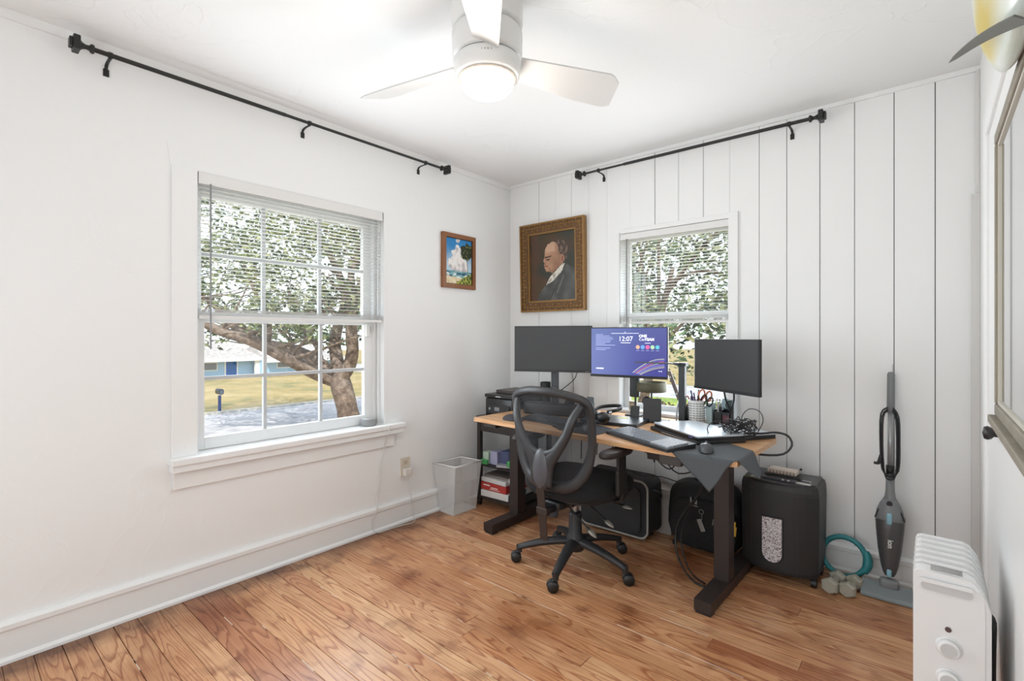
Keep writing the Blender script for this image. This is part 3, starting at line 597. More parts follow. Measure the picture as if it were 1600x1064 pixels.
def blade(ang, pitch):
    u0, u1 = .085, .560; n = 14; T = Matrix.Translation((fc[0], fc[1], 2.212)) @ Matrix.Rotation(radians(ang), 4, 'Z')
    V = []
    for i in range(n + 1):
        s = i / n; u = u0 + (u1 - u0) * s
        wl = .048 + .030 * min(1, s * 1.5) - (.0 if s < .93 else (s - .93) * .22)
        wr = .040 + .045 * s - (.0 if s < .9 else (s - .9) * .35)
        p = radians(pitch * (1 - .1 * s)); zc = .0
        for w_, in ((wl,), (-wr,)):
            V.append(T @ Vector((u + (.02 if w_ > 0 else -.01) * (s > .9), w_ * cos(p), w_ * sin(p) + zc + .003)))
            V.append(T @ Vector((u + (.02 if w_ > 0 else -.01) * (s > .9), w_ * cos(p), w_ * sin(p) + zc - .003)))
    F = []
    for i in range(n):
        a = 4 * i; b_ = a + 4
        F += [(a, a + 2, b_ + 2, b_), (a + 1, b_ + 1, b_ + 3, a + 3), (a, b_, b_ + 1, a + 1), (a + 2, a + 3, b_ + 3, b_ + 2)]
    F += [(0, 1, 3, 2), (4 * n, 4 * n + 2, 4 * n + 3, 4 * n + 1)]
    return MB().add(V, F)
for a in (66, 190, 309): part('blade', blade(a, -21), BLM, fan)
mb = MB()
for k, dx in enumerate((-.018, -.008, .0, .004, .014)):
    t = radians(-46.8) + dx / .118; p = Vector((fc[0] + .1195 * cos(t), fc[1] + .1195 * sin(t), 2.186)); mb.obox(p, (.002, .0035 if k % 2 else .0025, .006), (0, 0, t))
part('maker_mark', mb, mat('mark_grey', '#9a9896', .6), fan)
light('fan_bulb', 'POINT', (fc[0], fc[1], 2.03), (0, 0, 0), 8, (1, .95, .88), shadow_soft_size=.09)

# ---------------------------------------------------------------- curtain rods
RODM = mat('black_rod_metal', '#2b2b2a', .4, .3)
def rod(label, A, B, r1, r2, joint, wall_n, brackets, loc):
    A = Vector(A); B = Vector(B); d = (B - A).normalized(); t = thing('curtain_rod', label, 'curtain rod', loc)
    J = A + (B - A) * joint
    part('rod_tube', MB().cyl(A, J, r1, seg=12), RODM, t); part('rod_tube', MB().cyl(J, B, r2, seg=12), RODM, t)
    for p, s in ((A, -1), (B, 1)):
        e = d * s; M = e.to_track_quat('Z', 'Y').to_matrix()
        mb = MB().lathe([(.0, -.004), (.016, -.004), (.019, .002), (.016, .008), (.010, .012), (.009, .022), (.013, .032), (.021, .040)], p, 16, M)
        Nn = Vector(wall_n); up = Vector((0, 0, 1)); Mx = Matrix((e, Nn, up)).transposed()
        mb.obox(p + e * .051, (.022, .056, .056), Mx, .003); mb.obox(p + e * .067, (.012, .036, .036), Mx, .003)
        part('finial', mb, RODM, t)
    N = Vector(wall_n)
    for f in brackets:
        P_ = A + (B - A) * f; W = P_ - N * .08
        mb = MB().tube([W + N * .002 + Vector((0, 0, -.052)), W + N * .004 + Vector((0, 0, -.022)), W + N * .03 + Vector((0, 0, -.012)), P_ + Vector((0, 0, -.012))], (.007, .0025), 6, flat=d)
        mb.cyl(P_ - d * .007, P_ + d * .007, .0125, seg=12)
        mb.obox(W + N * .002 + Vector((0, 0, -.045)), (.02 if abs(d.x) > .5 else .004, .02 if abs(d.y) > .5 else .004, .03))
        part('bracket', mb, RODM, t)
    return t
rod('long black curtain rod high over the wide window on the left wall', (.08, -2.66, 2.366), (.08, -.815, 2.366), .0095, .008, .42, (1, 0, 0), (.03, .49, .925), (.0, -1.74, 2.366))
rod('shorter black curtain rod above the window on the plank wall', (.765, -.08, 2.366), (2.15, -.08, 2.360), .007, .0095, .22, (0, -1, 0), (.08, .93), (1.46, .0, 2.366))

# ---------------------------------------------------------------- paintings
def sst(a, b_, x): t = max(0, min(1, (x - a) / (b_ - a))); return t * t * (3 - 2 * t)   # also works for a > b_
def mixc(a, b_, t): return [a[i] * (1 - t) + b_[i] * t for i in range(3)]
def hx(h): return list(srgb(h)[:3])
from mathutils import noise
def nz(x, y, s=1.0, k=0): return noise.noise(Vector((x * s, y * s, k)))
def inpoly(P, x, y):
    c = False; n = len(P)
    for i in range(n):
        x0, y0 = P[i]; x1, y1 = P[i - 1]
        if (y0 > y) != (y1 > y) and x < (x1 - x0) * (y - y0) / (y1 - y0) + x0: c = not c
    return c
# portrait of a man in profile, u to the right, v up
HEADP = [(.50, .86), (.40, .83), (.345, .76), (.335, .68), (.33, .64), (.30, .585), (.325, .57), (.325, .545), (.315, .525), (.33, .51), (.325, .49), (.345, .47), (.355, .445), (.39, .425), (.44, .43), (.50, .40), (.58, .45), (.70, .52), (.79, .60), (.83, .70), (.81, .79), (.74, .85), (.62, .88)]
HAIRP = [(.52, .86), (.60, .84), (.64, .76), (.64, .68), (.69, .66), (.76, .62), (.79, .55), (.83, .66), (.83, .76), (.78, .84), (.68, .88), (.58, .89)]
EARP = [(.67, .655), (.72, .67), (.755, .64), (.75, .58), (.72, .53), (.685, .525), (.665, .58)]
COLP = [(.46, .36), (.60, .45), (.72, .53), (.77, .53), (.70, .42), (.52, .29), (.36, .235), (.38, .27)]
COATP = [(.14, .0), (.18, .08), (.30, .20), (.37, .24), (.52, .30), (.70, .42), (.80, .52), (.90, .47), (1.0, .43), (1.0, 0)]
def portrait(u, v):
    wob = .006 * nz(u, v, 22, 3); x, y = u + wob, v + .006 * nz(u, v, 22, 9)
    c = mixc(hx('#4d3c28'), hx('#37382f'), sst(-.3, .6, nz(u, v, 3.1, 1) + .4 * u)); c = mixc(c, hx('#5a3a2a'), .6 * sst(.1, .5, nz(u, v, 4, 5) + .4 * (1 - v) - .3 * u))
    if inpoly(COATP, x, y):
        c = mixc(hx('#454643'), hx('#5f605c'), sst(-.2, .5, nz(u, v, 5, 7) + .3 * (u - .6)))
        if abs((x - .52) * 1.1 - (y - .13) * .8) < .013 and y < .27: c = hx('#353632')
        if abs((x - .66) - (y - .22) * .55) < .016 and .10 < y < .36: c = mixc(c, hx('#70716c'), .7)
    if inpoly(HEADP, x, y):
        sh = sst(.30, .80, x + .18 * nz(u, v, 6, 2)); c = mixc(hx('#BE9477'), hx('#85604b'), sh)
        if y > .72 and x < .56: c = mixc(c, hx('#D2AC90'), .6)
        c = mixc(c, hx('#7a5442'), .5 * sst(.52, .42, y + .15 * (.6 - x)))
        c = mixc(c, hx('#a86c55'), .2 * sst(0, .5, nz(u, v, 11, 4)))
        if abs(y - (.645 + .12 * (x - .4))) < .011 and .34 < x < .48: c = hx('#4b3227')
        if abs(y - .605) < .010 and .37 < x < .45: c = hx('#3c2a22')
        if abs(y - .512) < .006 and .33 < x < .40: c = hx('#6b3228')
        if abs(x - .345 - .06 * (y - .55)) < .010 and .53 < y < .56: c = hx('#7c4535')
        if x > .345 and x < .36 and .55 < y < .62: c = mixc(c, hx('#9a6049'), .7)
        if abs((y - .49) + (x - .42) * 1.3) < .012 and .40 < x < .46: c = mixc(c, hx('#7a4b3a'), .7)
    if inpoly(HAIRP, x, y): c = mixc(hx('#4a3b33'), hx('#7b6656'), sst(-.1, .5, nz(u, v, 18, 6)))
    if inpoly(EARP, x, y): c = mixc(hx('#A87F67'), hx('#7f4b3a'), 1 if abs(x - .715) < .012 and .56 < y < .64 else .15)
    if inpoly(COLP, x, y): c = mixc(hx('#D8D2C4'), hx('#a5a093'), sst(0, .4, nz(u, v, 14, 8)))
    if inpoly([(.36, .235), (.44, .28), (.50, .30), (.46, .33), (.40, .27)], x, y) and nz(u, v, 60, 2) > 0: c = hx('#4c4a48')
    return [max(0, k * (1 + .12 * nz(u, v, 40, 1))) for k in c]
def beach(u, v):
    c = mixc(hx('#BFD9E6'), hx('#2E86C4'), sst(.35, .85, v + .12 * nz(u, v, 4, 1)))
    for cx, cy, r in ((.42, .62, .14), (.34, .68, .10), (.50, .74, .11), (.45, .82, .07), (.52, .54, .18), (.35, .50, .16), (.62, .46, .16), (.22, .44, .13), (.45, .42, .22), (.7, .40, .16), (.48, .97, .08)):
        dd = sqrt((u - cx) ** 2 + ((v - cy) * 1.25) ** 2) / r + .35 * nz(u, v, 11, cx * 9)
        if dd < 1: c = mixc(hx('#F2EFEC'), hx('#B9B4B6'), sst(-.2, .6, nz(u, v, 8, 3) - (v - cy) * 3)); c = mixc(c, hx('#E2B9A8'), .35 * sst(.1, .5, nz(u, v, 14, 7)))
    if v < .29: c = mixc(hx('#2b5a6e'), hx('#7FB6BD'), sst(-.3, .3, nz(u, v * 4, 5, 2) + (.26 - v) * 2))
    if v < .24 and nz(u, v * 5, 7, 11) > .15: c = hx('#E9EEEC')
    if v < .13 + .04 * (1 - u): c = mixc(hx('#E2CBA0'), hx('#F0E3C6'), sst(-.3, .3, nz(u, v, 9, 5)))
    if v < .07 + .16 * sst(.45, .9, u) + .04 * nz(u, v, 18, 6) and u > .42: c = mixc(hx('#3d5a2a'), hx('#B8B548'), sst(-.3, .4, nz(u, v, 16, 8)))
    if abs(u - .83 - .02 * sin(v * 7)) < .012 and .15 < v < .62: c = hx('#6f655c')
    dd = sqrt(((u - .84) / .26) ** 2 + ((v - .74) / .19) ** 2) + .45 * nz(u, v, 9, 15)
    if dd < .95: c = mixc(hx('#1f2d1c'), hx('#7d7a3a'), sst(.0, .5, nz(u, v, 17, 17)))
    return c
GOLD = mat('carved_gilt_frame', '#6b4c2d', .45, .3, bump=.9, bscale=55, var=.55, vscale=60); GOLD2 = mat('gilt_inner_lip', '#96713f', .45, .35, bump=.3, bscale=90)
pt = thing('framed_portrait', 'painted portrait of a balding man in profile in a carved gilt frame', 'painting', (.438, -.001, 1.745), (radians(1.6), 0, 0))
def frame4(root, w_, h_, fw, d0, d1, m, name='frame_rail', bev=.004, sc=0):
    for k in range(4):
        mb = MB(); cv = MB()
        if k < 2:
            s = 1 if k else -1; pts = [(-w_ / 2, s * h_ / 2), (w_ / 2, s * h_ / 2), (w_ / 2 - fw, s * (h_ / 2 - fw)), (-w_ / 2 + fw, s * (h_ / 2 - fw))]
        else:
            s = 1 if k == 3 else -1; pts = [(s * w_ / 2, -h_ / 2), (s * w_ / 2, h_ / 2), (s * (w_ / 2 - fw), h_ / 2 - fw), (s * (w_ / 2 - fw), -h_ / 2 + fw)]
        if s < 0 and k < 2 or s > 0 and k >= 2: pass
        mb.prism(pts, d0, d1, lambda a, b, h: (a, -h, b))
        if sc:
            n = int((w_ if k < 2 else h_) / sc); L_ = (w_ if k < 2 else h_)
            for i in range(n):
                q = -L_ / 2 + (i + .5) * L_ / n
                if abs(q) > L_ / 2 - fw * .5: continue
                c = (q, -d1, s * (h_ / 2 - fw * .45)) if k < 2 else (s * (w_ / 2 - fw * .45), -d1, q)
                cv.sph(c, (sc * .42, .006, fw * .10) if k < 2 else (fw * .10, .006, sc * .42), 7, 5); c2 = list(c); c2[2 if k < 2 else 0] += fw * .28 * (1 if i % 2 else -1); cv.sph(c2, (sc * .28, .005, sc * .28), 7, 5)
        f_ = part(name, mb, m, root, local=True)
        if sc: part('carving', cv, GOLD2, f_, local=True, kind='stuff')
frame4(pt, .592, .680, .072, .0, .034, GOLD, 'frame_rail', sc=.026)
frame4(pt, .596, .684, .012, .0, .042, GOLD2, 'outer_lip'); frame4(pt, .452, .540, .014, .012, .030, GOLD2, 'inner_lip')
Mp = RM[pt.name]
paint_grid('canvas', 120, 150, lambda u, v: Mp @ Vector(((u - .5) * .430, -.016, (v - .5) * .518)), portrait, paint_mat('oil_paint_portrait', .5), pt)
pb = thing('framed_beach_painting', 'small palm beach painting in a narrow brown wood frame on the left wall', 'painting', (.0, -.589, 1.757), (0, 0, radians(90)))
WF = mat('brown_frame_wood', '#8a5a38', .4, bump=.2, bscale=40, var=.2, vscale=20)
frame4(pb, .325, .392, .030, .0, .026, WF)
frame4(pb, .270, .337, .006, .008, .020, mat('frame_slip', '#4e3626', .5), 'inner_lip')
Mb = RM[pb.name]
paint_grid('canvas', 90, 110, lambda u, v: Mb @ Vector(((u - .5) * .262, -.012, (v - .5) * .33)), beach, paint_mat('oil_paint_beach', .5), pb)

# ---------------------------------------------------------------- speaker on sill, outlet, cord
t = thing('smart_speaker', 'round pale grey puck speaker on the left window sill', 'speaker', (-.02, -1.325, .662))
part('body', MB().lathe([(0, 0), (.044, 0), (.0485, .004), (.0485, .034), (.044, .041), (0, .042)], (-.02, -1.325, .662), 32), mat('grey_speaker_fabric', '#9b9c9c', .85, bump=.4, bscale=400), t)
part('top_cap', MB().lathe([(0, .0418), (.041, .0418), (.040, .0432), (0, .0435)], (-.02, -1.325, .662), 32), mat('speaker_top', '#bdbdbc', .5), t)
CW = mat('white_cable', '#DEDCD8', .5)
mb = MB().tube([(-.03, -1.277, .668), (.0, -1.262, .666), (.04, -1.245, .665), (.066, -1.238, .655), (.068, -1.238, .60), (.03, -1.236, .55), (.012, -1.238, .48), (.014, -1.262, .40), (.01, -1.265, .30), (.016, -1.285, .22), (.036, -1.30, .15), (.03, -1.33, .08), (.036, -1.33, .03), (.045, -1.30, .006), (.05, -1.21, .005), (.06, -1.12, .005), (.075, -1.06, .005), (.05, -1.02, .006), (.036, -1.02, .03), (.032, -1.03, .10), (.03, -1.035, .16), (.02, -1.04, .22), (.035, -1.045, .30)], .0026, 6)
part('power_cord', mb, CW, t, 'thin white power cord running down to the outlet')
t = thing('wall_outlet', 'beige electrical outlet plate low on the left wall', 'outlet', (0, -1.062, .36))
BEI = mat('beige_plate', '#D6CCBB', .5)
part('cover_plate', MB().box(0, .006, -1.098, -1.026, .30, .418, .002), BEI, t)
part('receptacle', MB().box(.006, .0085, -1.079, -1.045, .372, .402, .002), mat('receptacle_beige', '#C8BBA6', .5), t)
part('slot', MB().box(.0083, .0089, -1.070, -1.068, .384, .395).box(.0083, .0089, -1.056, -1.054, .384, .393).box(.0083, .0089, -1.064, -1.060, .376, .380), mat('slot_dark', '#3b332c', .8), t)
solo('charger_adapter', MB().box(.007, .042, -1.088, -1.036, .305, .350, .004), mat('adapter_white', '#E4E0DA', .4), 'white plug-in adapter in the wall outlet', 'charger', (.02, -1.062, .33))

# ---------------------------------------------------------------- mesh waste bin
def mesh_wire(name, col, scale, dens):
    m = bpy.data.materials.new(name); m.use_nodes = True; n = m.node_tree; b = n.nodes['Principled BSDF']; L = n.links.new
    b.inputs['Base Color'].default_value = srgb(col); b.inputs['Roughness'].default_value = .5
    uv = n.nodes.new('ShaderNodeTexCoord'); sp = n.nodes.new('ShaderNodeSeparateXYZ'); L(uv.outputs['Object'], sp.inputs[0])
    a0 = n.nodes.new('ShaderNodeMath'); a0.operation = 'ADD'; L(sp.outputs['X'], a0.inputs[0]); L(sp.outputs['Y'], a0.inputs[1])
    outs = []
    for src in (a0.outputs[0], sp.outputs['Z']):
        mu = n.nodes.new('ShaderNodeMath'); mu.operation = 'MULTIPLY'; mu.inputs[1].default_value = scale; L(src, mu.inputs[0])
        fr = n.nodes.new('ShaderNodeMath'); fr.operation = 'FRACT'; L(mu.outputs[0], fr.inputs[0])
        gt = n.nodes.new('ShaderNodeMath'); gt.operation = 'GREATER_THAN'; gt.inputs[1].default_value = 1 - dens; L(fr.outputs[0], gt.inputs[0]); outs.append(gt.outputs[0])
    mx = n.nodes.new('ShaderNodeMath'); mx.operation = 'MAXIMUM'; L(outs[0], mx.inputs[0]); L(outs[1], mx.inputs[1]); L(mx.outputs[0], b.inputs['Alpha']); return m
bc = [(.040, -.790), (.180, -.797), (.184, -.585), (.045, -.580)]; tcn = [(.020, -.835), (.215, -.812), (.225, -.570), (.035, -.590)]
bin_ = thing('waste_bin', 'white wire mesh waste bin standing by the left wall', 'waste bin', (.11, -.69, 0))
mb = MB()
V = [(x, y, .006) for x, y in bc] + [(x, y, .335) for x, y in tcn]
mb.add(V, [(i, (i + 1) % 4, 4 + (i + 1) % 4, 4 + i) for i in range(4)])
part('mesh_side', mb, mesh_wire('white_wire_mesh', '#EDEDEC', 300, .27), bin_)
part('base_plate', MB().prism(bc, 0, .008), mat('bin_base_white', '#D9DAD8', .5), bin_)
part('rim', MB().tube([(x, y, .337) for x, y in tcn], .0055, 8, closed=True, smooth=1), mat('bin_rim_white', '#EDECEA', .4), bin_)

# ---------------------------------------------------------------- printer cart with its load
CB = mat('cart_black_brown', '#2e2825', .5)
cart = thing('printer_cart', 'black metal cart with shelves and a drawer left of the desk', 'cart', (.33, -.33, 0))
cx0, cx1, cy0, cy1 = .140, .515, -.53, -.13
for x in (cx0, cx1 - .03):
    for y in (cy0, cy1 - .03): part('post', MB().box(x, x + .03, y, y + .03, .03, .62, .002), CB, cart)
for x in (cx0 + .015, cx1 - .015):
    for y in (cy0 + .015, cy1 - .015): part('caster', MB().cyl((x - .008, y, .016), (x + .008, y, .016), .016, seg=14), BLACK, cart)
part('cart_top', MB().box(cx0 - .005, cx1 + .005, cy0 - .005, cy1 + .005, .62, .642, .003), CB, cart)
dr = part('drawer', MB().box(cx0 + .03, cx1 - .03, cy0 + .002, cy1 - .05, .535, .612, .003), CB, cart)
part('drawer_handle', MB().box(.24, .36, cy0 - .008, cy0 + .002, .588, .600, .002), mat('handle_grey', '#6b6866', .35, .6), dr)
part('shelf', MB().box(cx0, cx1, cy0 + .01, cy1, .285, .298, .002), CB, cart)
part('shelf', MB().box(cx0, cx1, cy0, cy1, .055, .075, .002), CB, cart)
part('side_rail', MB().box(cx0, cx0 + .01, cy0, cy1, .298, .318).box(cx1 - .01, cx1, cy0, cy1, .298, .318), CB, cart)
PR = mat('printer_black', '#262627', .35)
p = thing('printer', 'black inkjet printer on the cart behind the desk', 'printer', (.32, -.33, .642))
part('body', MB().box(.195, .447, -.50, -.16, .644, .775, .008), PR, p)
part('scanner_lid', MB().box(.19, .45, -.505, -.155, .778, .803, .006), PR, p)
part('paper_feed', MB().box(.225, .44, -.42, -.20, .803, .826, .004), mat('printer_brown_top', '#4a4340', .4), p)
part('control_panel', MB().box(.235, .43, -.512, -.50, .67, .73, .003), mat('panel_dark', '#333335', .25), p)
part('display', MB().box(.295, .34, -.514, -.511, .69, .715, .001), mat('panel_light', '#8b8d90', .3), p)
part('power_button', MB().cyl((.25, -.512, .702), (.25, -.516, .702), .009, seg=14), mat('button_light', '#9ea0a2', .3), p)
part('front_badge', MB().box(.30, .345, -.5065, -.503, .785, .792), mat('badge', '#c6c6c6', .3), p)
WPAP = mat('white_paper', '#D6D3D0', .7); RED = mat('red_wrapper', '#B43A34', .5); GRN = mat('green_pack', '#4aa35a', .5, var=.5, vscale=60); TEAL2 = mat('teal_label', '#2E6F80', .5)
def ream(name, z0, z1, x0, x1, y0, y1, m, label, skew=0):
    t = thing(name, label, 'paper', ((x0 + x1) / 2, (y0 + y1) / 2, z0), skew); w2, d2 = (x1 - x0) / 2, (y1 - y0) / 2
    part('pack', MB().box(-w2, w2, -d2, d2, 0, z1 - z0, .004), m, t, local=True); return t, w2, d2
t, w2, d2 = ream('paper_ream', .077, .122, .174, .42, -.53, -.20, WPAP, 'white paper ream with teal end label at the bottom of the cart stack', .06)
part('end_label', MB().box(w2 - .002, w2 + .001, -d2 * .95, d2 * .3, .008, .040), TEAL2, t, local=True)
t, w2, d2 = ream('paper_ream', .123, .175, .172, .405, -.525, -.20, RED, 'red wrapped paper ream in the middle of the cart stack', .03)
mb = MB()
for k in range(5): mb.box(-.02 + k * .013, -.012 + k * .013, -d2 - .0012, -d2 + .001, .018, .028)
mb.box(-.09, -.03, -d2 - .0012, -d2 + .001, .032, .040); mb.box(-.03, .06, -d2 - .0012, -d2 + .001, .010, .013)
part('printed_lettering', mb, mat('white_print', '#E9DFDB', .6), t, local=True)
t, w2, d2 = ream('paper_ream', .176, .207, .173, .41, -.52, -.20, WPAP, 'open white paper ream on top of the red one', -.02)
solo('paper_roll', MB().cyl((.445, -.50, .213), (.445, -.30, .213), .030, seg=18), WPAP, 'white paper roll lying beside the open ream', 'paper roll', (.445, -.40, .19))
solo('paper_stack', MB().box(.17, .43, -.49, -.22, .208, .222, .003), mat('brownish_paper', '#7d726c', .7), 'brownish folder lying on the paper reams', 'folder', (.30, -.35, .208))
solo('small_carton', MB().box(.174, .228, -.505, -.44, .30, .385, .003), mat('white_green_box', '#B9CDBB', .5, var=.3, vscale=30), 'small white and green carton on the upper cart shelf', 'box', (.19, -.47, .30))
solo('tissue_box', MB().box(.232, .30, -.49, -.40, .30, .392, .003), mat('lavender_box', '#A9A8C4', .5), 'lavender box beside the small carton on the cart', 'box', (.26, -.44, .30))
solo('blue_pouch', MB().box(.305, .40, -.48, -.36, .30, .405, .02), mat('navy_pouch', '#4a5070', .7, bump=.3, bscale=20), 'dark blue pouch on the upper cart shelf', 'pouch', (.35, -.42, .30))
solo('notebook', MB().obox((.40, -.47, .313), (.16, .10, .016), (0, 0, radians(18)), .002), mat('grey_notebook', '#a9a9ac', .5), 'grey notebook lying on the front of the upper cart shelf', 'notebook', (.40, -.47, .305))
solo('snack_pack', MB().box(.172, .235, -.528, -.508, .30, .335, .006), GRN, 'small green pack at the left front of the cart shelf', 'packet', (.19, -.52, .30))
solo('snack_pack', MB().obox((.448, -.505, .333), (.07, .03, .045), (0, 0, 0), .008), GRN, 'bright green pack beside the grey notebook on the cart', 'packet', (.46, -.505, .31))

# ---------------------------------------------------------------- desk
def bamboo():
    m = bpy.data.materials.new('bamboo_top'); m.use_nodes = True; n = m.node_tree; b = n.nodes['Principled BSDF']; L = n.links.new
    t = n.nodes.new('ShaderNodeTexCoord'); mp = n.nodes.new('ShaderNodeMapping'); mp.inputs['Scale'].default_value = (2.5, 45, 45); L(t.outputs['Object'], mp.inputs['Vector'])
    a = n.nodes.new('ShaderNodeTexNoise'); a.inputs['Scale'].default_value = 2; a.inputs['Detail'].default_value = 3; L(mp.outputs[0], a.inputs['Vector'])
    r = n.nodes.new('ShaderNodeValToRGB'); r.color_ramp.elements[0].color = srgb('#C08A5C'); r.color_ramp.elements[0].position = .3; r.color_ramp.elements[1].color = srgb('#E2B88C'); r.color_ramp.elements[1].position = .7
    L(a.outputs['Fac'], r.inputs[0]); L(r.outputs[0], b.inputs['Base Color']); b.inputs['Roughness'].default_value = .32; return m
desk = thing('standing_desk', 'sit-stand desk with bamboo top on two dark metal legs', 'desk', (1.24, -.55, 0))
top = [(.447, -.868), (.452, -.875), (2.020, -.962), (2.036, -.952), (2.052, -.36), (2.040, -.31), (1.97, -.22), (1.90, -.155), (1.80, -.135), (.64, -.075), (.56, -.09), (.50, -.14), (.475, -.20)]
part('desktop', MB().prism(top, .682, .705), bamboo(), desk)
DL = mat('desk_leg_brown', '#2f2624', .45)
def deskleg(name, cx, yf, dy):
    part('foot', MB().prism([(cx - .038, yf), (cx + .038, yf - .004), (cx + .05, yf + dy), (cx - .026, yf + dy + .004)], .012, .062), DL, desk)
    part('levelling_pad', MB().prism([(cx - .034, yf + .006), (cx + .034, yf + .002), (cx + .036, yf + .05), (cx - .032, yf + .054)], 0, .014), BLACK, desk)
    part('leg', MB().box(cx - .035 + .005, cx + .035 + .005, yf + .235, yf + .315, .06, .64, .003), DL, desk)
deskleg('l', .562, -.862, .70); deskleg('r', 1.878, -.900, .70)
part('crossbar', MB().box(.60, 1.85, -.60, -.56, .64, .68, .002).box(.52, .62, -.86, -.22, .655, .681, .002).box(1.83, 1.95, -.90, -.24, .655, .681, .002), DL, desk)
part('control_box', MB().box(1.70, 1.80, -.945, -.86, .640, .681, .003), mat('control_box_grey', '#3c3836', .5), desk)
part('cable_tray', MB().box(1.55, 1.72, -.75, -.62, .60, .66, .004), DL, desk)

# ---------------------------------------------------------------- monitors
SCR = mat('dark_matte_screen', '#3a3a3b', .38, spec=.35); BEZ = mat('black_bezel', '#1b1b1c', .4)
def monitor(label, L, R, zt, zb, screen=None, thick=.018):
    L = Vector((L[0], L[1], 0)); R = Vector((R[0], R[1], 0)); d = (R - L); W_ = d.length; a = math.atan2(d.y, d.x); c = (L + R) / 2; Hh = zt - zb
    t = thing('monitor', label, 'monitor', (c.x, c.y, zb), a)
    part('housing', MB().box(-W_ / 2, W_ / 2, 0, thick, 0, Hh, .003).box(-W_ / 4, W_ / 4, thick, thick + .03, .04, Hh - .06, .008), BEZ, t, local=True)
    if screen is None: part('screen', MB().box(-W_ / 2 + .006, W_ / 2 - .006, -.0012, .001, .016, Hh - .006), SCR, t, local=True)
    part('chin', MB().box(-W_ / 2, W_ / 2, -.003, .0, 0, .014, .001), BEZ, t, local=True)
    return t, W_, Hh
m1, w1, h1 = monitor('black powered-off monitor at the left end of the desk', (.405, -.425), (.905, -.21), 1.285, .968)
part('small_badge', MB().box(w1 / 2 - .045, w1 / 2 - .02, -.0036, -.003, .005, .009), mat('badge2', '#77777a', .4), m1, local=True)
m2, w2_, h2_ = monitor('monitor with a glowing blue screen showing 12:07', (.925, -.262), (1.425, -.196), 1.272, .952, screen=1)
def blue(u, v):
    c = mixc(hx('#4a56a8'), hx('#3a3a96'), sst(.2, 1, u)); c = mixc(c, hx('#7a88c4'), .75 * (1 - sst(0, .75, u))); c = mixc(c, hx('#5d73ac'), .5 * sst(.5, 1, v) * (1 - .6 * u))  # pale reflection haze over the left side is painted into the screen colour
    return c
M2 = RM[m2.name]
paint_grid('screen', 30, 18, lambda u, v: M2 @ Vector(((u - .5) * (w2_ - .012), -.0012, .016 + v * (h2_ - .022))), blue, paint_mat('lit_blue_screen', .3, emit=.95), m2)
SW, SH = w2_ - .012, h2_ - .022
def sp(u, v, d=-.0022): return M2 @ Matrix.Translation(((u - .5) * SW, d, .016 + v * SH)) @ Matrix.Rotation(radians(90), 4, 'X')
INK = mat('screen_white', '#E6E9F6', .5, emit=.9); INK2 = mat('screen_dim', '#A9B3DC', .5, emit=.75)
text('clock_digits', '12:07', .043, sp(.475, .725), INK, m2); text('logo_word', 'ONE', .024, sp(.700, .805), INK, m2, bold=.0007)
text('logo_word', 'Cen', .023, sp(.690, .735), INK, m2); text('logo_word', 'TEAM', .023, sp(.785, .735), INK, m2, bold=.0007)
def flat(mb, u0, u1, v0, v1, d=-.0021, tilt=0):
    p = [(u0, v0), (u1, v0 + tilt), (u1, v1 + tilt), (u0, v1)]
    return mb.prism([((a - .5) * SW, .016 + b_ * SH) for a, b_ in p], d, d - .0004, lambda a, b_, h: (a, h, b_))
for q in ((.28, .65, .885, .893), (.463, .475, .905, .918), (.41, .54, .682, .694), (.725, .80, .68, .688), (.07, .175, .115, .14), (.90, .912, .10, .118), (.925, .94, .10, .118)): part('screen_mark', flat(MB(), *q), INK, m2, local=True)
mb = MB()
for k, ln in enumerate((.10, .19, .23, .24, .21, .20, .13, .27, .0, .20, .14)):
    if ln: v_ = .862 - k * .033; flat(mb, .065, .065 + ln, v_, v_ + .009)
part('screen_text_lines', mb, INK2, m2, local=True)
for k, c in enumerate(('#C99A7C', '#5C8FD0', '#D4548C', '#9CC49A', '#4FA7B4')):
    u_ = .635 + k * .0625; mb = MB(); P_ = [((u_ - .5) * SW + .0125 * cos(i * pi / 9), .016 + .60 * SH + .0125 * sin(i * pi / 9)) for i in range(18)]
    mb.prism(P_, -.0018, -.0022, lambda a, b_, h: (a, h, b_)); part('screen_icon', mb, mat('icon_%s' % ('tan', 'blue', 'pink', 'green', 'teal')[k], c, .5, emit=.9), m2, local=True)
    mb = MB(); flat(mb, u_ - .02, u_ + .02, .525, .532); mb2 = part('screen_icon_caption', mb, INK2, m2, local=True)
cols = ['#D9DCC0', '#9B8FE0', '#D2617A', '#DDE0C6', '#8E7FD8', '#C7D4D4', '#E0D3A0']
for k, c in enumerate(cols):
    pts = []
    off = k * .030
    for i in range(13):
        s = i / 12; u_ = .57 + .40 * s + off * .55 * (1 - s); v_ = .06 + (.30 - off * .95) * sin(s * pi / 2 * 1.05) ** .9 - (.02 * k * (1 - s)) * .3
        if u_ < .985 and v_ > .015: pts.append(((u_ - .5) * SW, -.0019, .016 + v_ * SH))
    if len(pts) > 3:
        part('screen_ribbon', MB().tube(pts, (.0006, .0011 if k % 2 else .0016), 5, flat=(0, 1, 0)), mat('ribbon_' + str(k), c, .5, emit=.7), m2, local=True)
m3, w3, h3 = monitor('black powered-off monitor turned inward at the right end of the desk', (1.600, -.240), (2.006, -.495), 1.200, .920)
MS = mat('stand_charcoal', '#35393c', .45); SIL = mat('stand_silver', '#C9CBCC', .3, .3)
def solo_parts(name, label, cat, loc, plist, group=None, rot=0):
    t = thing(name, label, cat, loc, rot, group)
    for nm, mb, m in plist: part(nm, mb, m, t)
    return t
